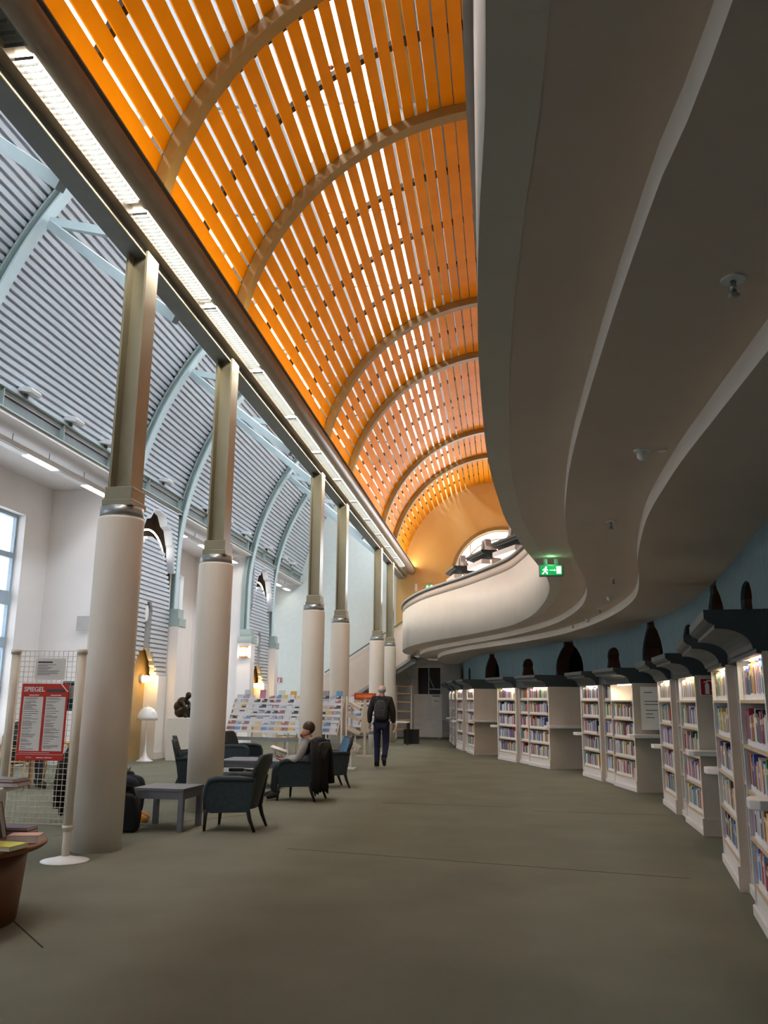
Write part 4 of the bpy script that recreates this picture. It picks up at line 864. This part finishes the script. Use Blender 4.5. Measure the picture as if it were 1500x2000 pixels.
# far end: shelves, white board, desk, bin
sh = thing('open_shelf', 'open metal shelf with wooden boards against the end wall', 'shelf', (-4.15, 34.3, 0))
for x in (0, .60): MB().box(x - .03, x + .03, -.03, .03, 0, 2.08).build('post', 'case_panel', sh)
for z in (.35, .7, 1.04, 1.4, 1.72, 2.0): MB().box(.03, .57, -.15, .25, z - .02, z + .02).build('board', 'wood_light', sh)
wb = thing('partition', 'grey-white free-standing partition board in front of the dark doorway', 'board', (-2.95, 34.95, 0)); MB().box(-.57, .57, -.03, .03, .03, 1.71).build('panel', 'case_white', wb, .01); MB().box(-.5, -.4, -.2, .2, 0, .03).box(.4, .5, -.2, .2, 0, .03).build('foot', 'grey_steel', wb)
nb = thing('notice', 'small printed notice on the partition board by the doorway', 'notice', (-2.62, 34.91, 1.42)); MB().box(-.15, .15, -.003, .003, -.2, .26).build('sheet', 'paper', nb); MB().box(-.15, .15, -.005, -.003, .2, .24).box(.0, .12, -.005, -.003, .0, .02).box(-.06, .0, -.005, -.003, .02, .05).build('print', 'ink', nb)
dk = thing('desk', 'small dark desk with papers behind the walking man', 'desk', (-3.55, 29.6, 0)); MB().box(-.42, .42, -.3, .3, .72, .75).build('tabletop', 'case_white', dk)
for u in (-.38, .38):
    for v in (-.26, .26): MB().box(u - .02, u + .02, v - .02, v + .02, 0, .72).build('leg', 'black_plastic', dk)
pp = thing('papers', 'loose stack of papers on the small dark desk', 'papers', (-3.42, 29.5, .751), .2)
for k in range(3): q = MB().box(-.18, .18, -.12, .12, .008 * k, .008 * k + .007).build('sheet', 'paper', pp); q.rotation_euler = (0, 0, .2 * k)
mo = thing('monitor', 'dark monitor standing on the small desk beside the walking man', 'monitor', (-3.78, 29.65, .751)); MB().box(-.05, .05, -.2, .2, .08, .42).build('screen', 'black_plastic', mo, .008); MB().box(-.06, .06, -.08, .08, 0, .015).box(-.015, .015, -.02, .02, .015, .1).build('stand', 'black_plastic', mo)
bn = thing('crate', 'black box on the floor beside the small desk', 'box', (-3.14, 30.4, 0)); MB().box(-.25, .25, -.22, .22, 0, .48).build('body', 'black_plastic', bn, .01); MB().box(-.26, .26, -.23, .23, .45, .48).build('rim', 'black_plastic', bn)
# ---------------------------------------------------------------- wooden reading table and chairs far left
def wood_chair(loc, rz, label):
    t = thing('wooden_chair', label, 'chair', loc, rz, 'wooden chairs by the window')
    MB().box(-.21, .21, -.21, .21, .43, .46).build('seat', 'wood_light', t, .006)
    for u in (-1, 1):
        MB().tube([(.18, u * .18, .43), (.20, u * .2, 0)], [.02, .014], 8).build('leg', 'wood_light', t); MB().tube([(-.18, u * .18, .86), (-.18, u * .18, .43), (-.22, u * .2, 0)], [.015, .02, .014], 8).build('leg', 'wood_light', t)
        MB().tube([(-.18, u * .2, .66), (.0, u * .24, .66), (.2, u * .22, .64), (.2, u * .2, .44)], .015, 8).build('armrest', 'wood_light', t)
    MB().box(-.20, -.17, -.2, .2, .70, .86).build('backrest', 'wood_light', t, .008); return t
wood_chair((-7.95, 13.6, 0), .3, 'light wooden armchair under the dark-jacketed reader by the window')
wood_chair((-7.55, 15.2, 0), 2.6, 'light wooden chair seen through the wire grid, right one')
wood_chair((-8.3, 15.6, 0), .6, 'light wooden chair seen through the wire grid, farther one')
wt = thing('reading_table', 'light wooden reading table by the tall window', 'table', (-7.7, 14.45, 0)); MB().box(-.7, .7, -.4, .4, .70, .73).build('tabletop', 'wood_light', wt, .006)
for u in (-.62, .62):
    for v in (-.33, .33): MB().box(u - .025, u + .025, v - .025, v + .025, 0, .70).build('leg', 'wood_light', wt)
wood_chair((-5.9, 23.6, 0), 1.2, 'light wooden chair with dark seat under the magazine rack')
# ================================================================ PEOPLE
def skinned(name, nodes, edges, material, parent, root=0, sub=2):
    names = list(nodes); me = bpy.data.meshes.new(name); me.from_pydata([nodes[k][0] for k in names], [(names.index(a), names.index(b)) for a, b in edges], [])
    o = bpy.data.objects.new(name, me); C.objects.link(o); sk_ = o.modifiers.new('skin', 'SKIN'); sk_.use_smooth_shade = True
    sv = me.skin_vertices[0].data
    for i, k in enumerate(names):
        r = nodes[k][1]; sv[i].radius = r if isinstance(r, tuple) else (r, r); sv[i].use_root = (i == root)
    s2 = o.modifiers.new('sub', 'SUBSURF'); s2.levels = sub; s2.render_levels = sub
    dg = bpy.context.evaluated_depsgraph_get(); m2 = bpy.data.meshes.new_from_object(o.evaluated_get(dg)); bpy.data.objects.remove(o)
    m2.materials.clear(); m2.materials.append(M[material])
    for p in m2.polygons: p.use_smooth = True
    q = bpy.data.objects.new(name, m2); C.objects.link(q); q.parent = parent; return q
V = Vector
def lerp(a, b, t): return tuple(a[i] + (b[i] - a[i]) * t for i in range(3))
def human(label, loc, rz, J, top_m, leg_m, shoe_m, hair_m, bald=False, face=(0, 1, -.1), hand_curl=.6, coat=0.0):
    """J joints in local space, person faces +y"""
    t = thing('person', label, 'person', loc, rz)
    n = {'pelvis': (J['pelvis'], (.13, .10)), 'waist': (J['waist'], (.12, .09)), 'chest': (J['chest'], (.14, .10)), 'neckb': (J['neckb'], (.07, .06)), 'neck': (J['neck'], .055), 'jaw': (J['jaw'], (.068, .075)), 'head': (J['head'], (.078, .096)), 'crown': (J['crown'], (.06, .075))}
    e = [('pelvis', 'waist'), ('waist', 'chest'), ('chest', 'neckb'), ('neckb', 'neck'), ('neck', 'jaw'), ('jaw', 'head'), ('head', 'crown')]
    fd = V(face).normalized(); sd = V((fd.y, -fd.x, 0)).normalized(); hc = V(J['head'])
    n['nose'] = (tuple(hc + fd * .115 + V((0, 0, -.03))), .014); e.append(('head', 'nose'))
    for s, sg in (('L', -1), ('R', 1)):
        n['ear' + s] = (tuple(hc + sd * sg * .088 - fd * .01 + V((0, 0, -.015))), (.012, .026)); e.append(('head', 'ear' + s))
        for j, r in (('sh', .06), ('el', .042), ('wr', .028), ('hip', .085), ('kn', .058), ('an', .04)): n[j + s] = (J[j + s], r)
        n['toe' + s] = (J['toe' + s], .036)
        e += [('chest', 'sh' + s), ('sh' + s, 'el' + s), ('el' + s, 'wr' + s), ('pelvis', 'hip' + s), ('hip' + s, 'kn' + s), ('kn' + s, 'an' + s), ('an' + s, 'toe' + s)]
        wr = V(J['wr' + s]); hd = (wr - V(J['el' + s])).normalized() if 'hd' + s not in J else V(J['hd' + s]).normalized()
        sdv = hd.cross(V((0, 1, 0)) if abs(hd.y) < .8 else V((0, 0, 1))).normalized(); cv = V(J.get('cv' + s, (-sg * .6, .8, 0))).normalized()
        across = hd.cross(cv).normalized(); pm = wr + hd * .055; n['palm' + s] = (tuple(pm), (.030, .018)); e.append(('wr' + s, 'palm' + s))
        for f in range(4):
            b0 = pm + hd * .035 + across * (.028 - .0185 * f); l = (.036, .042, .039, .030)[f]; m1 = b0 + (hd * .8 + cv * .5 * hand_curl).normalized() * l; m2 = m1 + (hd * .3 + cv * hand_curl).normalized() * l * .9
            for nm, c_, r in (('a', b0, .0095), ('b', m1, .0085), ('c', m2, .007)): n['f%d%s%s' % (f, nm, s)] = (tuple(c_), r)
            e += [('palm' + s, 'f%da%s' % (f, s)), ('f%da%s' % (f, s), 'f%db%s' % (f, s)), ('f%db%s' % (f, s), 'f%dc%s' % (f, s))]
        t1 = wr + hd * .03 + across * .036; t2 = t1 + hd * .03 + across * .012 + cv * .02; n['t1' + s] = (tuple(t1), .0105); n['t2' + s] = (tuple(t2), .0085); e += [('palm' + s, 't1' + s), ('t1' + s, 't2' + s)]
    body = skinned('body', n, e, 'skin', t)
    # clothes
    w_ = 1.0 + coat
    jn = {'pelvis': (lerp(J['pelvis'], J['waist'], -.15), (.172 * w_, .135 * w_)), 'waist': (J['waist'], (.165 * w_, .130 * w_)), 'chest': (J['chest'], (.180 * w_, .140 * w_)), 'neckb': (J['neckb'], (.088, .08)), 'col': (lerp(J['neckb'], J['neck'], .55), (.068, .065))}
    je = [('pelvis', 'waist'), ('waist', 'chest'), ('chest', 'neckb'), ('neckb', 'col')]
    for s in 'LR':
        jn['sh' + s] = (J['sh' + s], .082 * w_); jn['el' + s] = (J['el' + s], .062 * w_); jn['cuff' + s] = (lerp(J['el' + s], J['wr' + s], .95), .045 * w_); je += [('chest', 'sh' + s), ('sh' + s, 'el' + s), ('el' + s, 'cuff' + s)]
    skinned('jacket', jn, je, top_m, t)
    tn = {'pelvis': (J['pelvis'], (.150, .118))}; te = []
    for s in 'LR':
        tn['hip' + s] = (J['hip' + s], .108); tn['kn' + s] = (J['kn' + s], .078); tn['hem' + s] = (lerp(J['kn' + s], J['an' + s], .97), .062); te += [('pelvis', 'hip' + s), ('hip' + s, 'kn' + s), ('kn' + s, 'hem' + s)]
    skinned('trousers', tn, te, leg_m, t)
    for s in 'LR':
        a, b = V(J['an' + s]), V(J['toe' + s]); heel = a - (b - a).normalized() * .05
        skinned('shoe', {'an': (tuple(a + V((0, 0, .03))), .055), 'heel': (tuple(heel), .044), 'mid': (tuple((a + b) / 2), .048), 'toe': (tuple(b), .040)}, [('an', 'mid'), ('an', 'heel'), ('mid', 'toe')], shoe_m, t)
    hb = MB(); hh = hc + V((0, 0, .012))
    if bald:
        hb.sphere(tuple(hh - fd * .03 + V((0, 0, -.05))), .098, 18, 10, (.98, 1.0, .66))
    else:
        hb.sphere(tuple(hh - fd * .030 + V((0, 0, .018))), .098, 20, 12, (.94, 1.0, 1.0))
    hb.build('hair', hair_m, t)
    ey = MB()
    for sg in (-1, 1): ey.sphere(tuple(hc + fd * .090 + sd * sg * .032 + V((0, 0, .0))), .010, 8, 6)
    ey.build('eye', 'black_plastic', t); mo_ = MB(); mo_.sphere(tuple(V(J['jaw']) + fd * .078 + V((0, 0, .0))), .018, 10, 6, (1, 1, .35)); mo_.build('mouth', 'red_sign', t)
    return t
# the walking man, seen from behind
walk = dict(pelvis=(0, 0, .97), waist=(0, .0, 1.14), chest=(0, .02, 1.38), neckb=(0, .02, 1.545), neck=(0, .03, 1.60), jaw=(0, .055, 1.665), head=(0, .045, 1.735), crown=(0, .035, 1.80),
            shL=(-.195, .0, 1.485), elL=(-.265, -.03, 1.20), wrL=(-.275, .06, .955), shR=(.195, .0, 1.485), elR=(.265, -.05, 1.20), wrR=(.275, .02, .955),
            hipL=(-.095, .0, .93), knL=(-.10, .08, .51), anL=(-.10, .06, .075), toeL=(-.11, .23, .045), hipR=(.095, .0, .93), knR=(.10, .02, .51), anR=(.085, -.24, .19), toeR=(.085, -.14, .05))
human('man walking away in a dark jacket and blue trousers with a grey backpack', (-2.70, 19.55, 0), .05, walk, 'jacket_dark', 'jeans', 'shoe_dark', 'hair_grey', True, coat=.12)
bpk = thing('backpack', 'dark speckled backpack on the walking man', 'backpack', (-2.695, 19.37, 1.06), .05)
b_ = MB(); secs = [(.0, .125, .05), (.03, .15, .075), (.18, .155, .085), (.30, .14, .075), (.38, .10, .055), (.42, .05, .03)]
n_ = 20; b_.add([(a * math.copysign(abs(math.cos(t * 2 * PI / n_)) ** .7, math.cos(t * 2 * PI / n_)), d_ * math.sin(t * 2 * PI / n_), z) for z, a, d_ in secs for t in range(n_)], [(i * n_ + t, i * n_ + (t + 1) % n_, (i + 1) * n_ + (t + 1) % n_, (i + 1) * n_ + t) for i in range(len(secs) - 1) for t in range(n_)] + [tuple(range(n_ - 1, -1, -1)), tuple(range((len(secs) - 1) * n_, len(secs) * n_))], True)
b_.build('bag', 'backpack', bpk); MB().box(-.10, .10, -.10, -.075, .05, .20).build('pocket', 'backpack', bpk, .01)
for s in (-1, 1): MB().tube([(s * .07, .02, .38), (s * .10, .10, .47), (s * .12, .2, .46)], .014, 8).build('strap', 'black_plastic', bpk)
hbk = thing('book', 'pale book carried in the right hand of the walking man', 'book', (-2.42, 19.60, .80), .2); hbk.rotation_euler = (.25, .35, .2); a = MB().box(-.011, .011, -.075, .075, -.02, .19).build('cover', 'cover_plain', hbk); a.color = (.72, .66, .52, 1); MB().box(-.008, .008, -.078, .073, -.018, .188).build('pages', 'paper', hbk)
# seated readers
def seated(reach=.0, lean=.12, dz=0.0):
    J = dict(pelvis=(0, 0, .47), waist=(0, -.06 * 1, .62), chest=(0, -.04 + lean * .2, .84), neckb=(0, .02 + lean * .5, .975), neck=(0, .05 + lean * .6, 1.01), jaw=(0, .11 + lean * .8, 1.045), head=(0, .10 + lean * .8, 1.105), crown=(0, .075 + lean * .7, 1.155),
                shL=(-.19, .0, .92), elL=(-.25, .12, .68), wrL=(-.13, .34, .68), shR=(.19, .0, .92), elR=(.25, .12, .68), wrR=(.13, .34, .68), hdL=(.3, .9, .1), hdR=(-.3, .9, .1), cvL=(.5, .2, .8), cvR=(-.5, .2, .8),
                hipL=(-.10, .05, .46), knL=(-.12, .46, .49), anL=(-.12, .44, .08), toeL=(-.13, .60, .045), hipR=(.10, .05, .46), knR=(.12, .46, .49), anR=(.12, .50, .08), toeR=(.13, .66, .045))
    return {k: (v[0], v[1], v[2] + (0 if k[:2] in ('an', 'to', 'hd', 'cv', 'kn') else dz)) for k, v in J.items()}
human('man with brown hair and grey shirt reading in an armchair, seen from behind', (-2.98, 13.24, 0), PI / 2 + .15, seated(lean=-.12, dz=-.09), 'shirt_grey', 'jeans_dark', 'shoe_dark', 'hair_brown', face=(-.1, 1, -.55))
nw = thing('newspaper', 'open paper held by the reading man', 'newspaper', (-3.40, 13.20, .66), PI / 2 + .15)
for s in (-1, 1):
    q = MB().strip([(s * .17 * i / 6, -.12, .05 * math.sin(i / 6 * 2.4)) for i in range(7)], [(s * .17 * i / 6, .12, .08 + .05 * math.sin(i / 6 * 2.4)) for i in range(7)], True).build('page', 'paper', nw); md = q.modifiers.new('t', 'SOLIDIFY'); md.thickness = .004
# coat hung over the reader's chair
ct = thing('coat', 'black coat hanging over the back of the reading man\'s armchair', 'coat', (-2.80, 13.22, 0), -.12); a = MB(); n_ = 26; cols = []
prof = [(-.10, .72), (-.06, .90), (.0, .925), (.06, .90), (.09, .75), (.09, .55), (.075, .36), (.07, .14)]
vs = []
for j, (px, pz_) in enumerate(prof):
    for i in range(n_ + 1):
        u = i / n_ - .5; wj = .56 + .05 * j / 7; fold = .018 * math.sin(i * 1.15 + j * .3) * (j / 7 + .2); zz = pz_ - .05 * (abs(u) * 2) ** 3 + (.03 * math.sin(i * .9) if j == 7 else 0)
        vs.append((px + fold, u * wj, zz))
a.add(vs, [(j * (n_ + 1) + i, j * (n_ + 1) + i + 1, (j + 1) * (n_ + 1) + i + 1, (j + 1) * (n_ + 1) + i) for j in range(7) for i in range(n_)], True)
q = a.build('cloth', 'black_cloth', ct); md = q.modifiers.new('t', 'SOLIDIFY'); md.thickness = .02
MB().tube([(.03, .28, .86), (.07, .33, .66), (.09, .34, .44), (.11, .35, .22)], [.06, .065, .058, .055], 12).build('sleeve', 'black_cloth', ct); MB().tube([(.03, -.28, .86), (.06, -.31, .62), (.07, -.31, .36), (.08, -.30, .16)], [.06, .065, .058, .05], 12).build('sleeve', 'black_cloth', ct)
human('man in a light shirt with orange boots sitting behind the nearest column', (-4.90, 10.35, 0), -PI / 2 + .1, {**seated(lean=.1), 'wrL': (-.12, .20, .60), 'wrR': (.12, .20, .60), 'elL': (-.27, .02, .66), 'elR': (.27, .02, .66)}, 'shirt_light', 'jeans_dark', 'boot_orange', 'hair_brown')
ct2 = thing('coat', 'black jacket hanging from the armchair behind the nearest column', 'coat', (-5.25, 10.30, 0), .1)
MB().prism([(-.26, .10), (.26, .16), (.28, .82), (.12, .90), (-.12, .90), (-.28, .80)], lambda p, q, d: (d, p, q), -.05, .02).build('cloth', 'black_cloth', ct2, .03); MB().tube([(-.02, -.28, .8), (-.03, -.33, .5), (-.03, -.32, .2)], [.06, .06, .05], 10).build('sleeve', 'black_cloth', ct2)
bg2 = thing('bag', 'black bag on the floor at the foot of the nearest column', 'bag', (-4.28, 9.72, 0), .2); MB().prism([(-.17, 0), (.15, 0), (.17, .2), (.10, .40), (-.08, .42), (-.18, .25)], lambda p, q, d: (p, d, q), -.10, .10).build('body', 'black_cloth', bg2, .04); MB().tube([(-.08, 0, .40), (-.04, 0, .50), (.06, 0, .49), (.09, 0, .39)], .014, 8).build('handle', 'black_cloth', bg2)
human('reader in a dark green jacket sitting by the tall window at the left edge', (-8.05, 13.62, 0), -PI / 2 + .3, {k: (v[0], v[1], v[2] + (.0 if k[:2] in ('an', 'to', 'hd', 'cv') else .06)) for k, v in seated(lean=.3).items()}, 'jacket_green', 'jeans_dark', 'shoe_dark', 'hair_brown')
# the crouching bronze figure: one continuous cast
fg = thing('sculpture', 'small dark bronze crouching figure on the pale plinth', 'sculpture', (-7.80, 20.75, 1.0), -.2)
def blob(name, parts, material, parent, vox=.018):
    mb = MB()
    for p in parts:
        if len(p) == 3: mb.sphere(p[0], p[1], 14, 9, p[2])
        else: mb.tube([p[0], p[1]], [p[2], p[3]], 12)
    o = mb.build(name, material); rm = o.modifiers.new('r', 'REMESH'); rm.mode = 'VOXEL'; rm.voxel_size = vox; sm2 = o.modifiers.new('s', 'SMOOTH'); sm2.iterations = 4
    dg = bpy.context.evaluated_depsgraph_get(); me = bpy.data.meshes.new_from_object(o.evaluated_get(dg)); bpy.data.objects.remove(o)
    for p in me.polygons: p.use_smooth = True
    q = bpy.data.objects.new(name, me); C.objects.link(q); q.parent = parent; return q
blob('figure', [((-.10, 0, .13), .15, (1, 1.1, .85)), ((-.13, 0, .27), .15, (1, 1.1, 1)), ((-.06, 0, .39), .13, (1, 1.25, .9)), ((.10, 0, .545), .075, (1.05, .9, 1.15)), ((.0, 0, .42), (.09, 0, .50), .06, .05), ((.0, -.13, .40), (.10, -.14, .26), .05, .045), ((.10, -.14, .26), (.17, -.08, .10), .045, .035), ((.0, .13, .40), (.10, .14, .26), .05, .045), ((.10, .14, .26), (.17, .08, .10), .045, .035), ((-.08, -.10, .12), (.12, -.09, .26), .085, .06), ((.12, -.09, .26), (.08, -.09, .03), .06, .045), ((-.08, .10, .12), (.12, .09, .26), .085, .06), ((.12, .09, .26), (.08, .09, .03), .06, .045), ((.10, -.09, .03), .05, (1.5, .8, .6)), ((.10, .09, .03), .05, (1.5, .8, .6)), ((.17, 0, .52), .018, (1.2, .8, 1))], 'bronze', fg)
print('books', n_books[0])
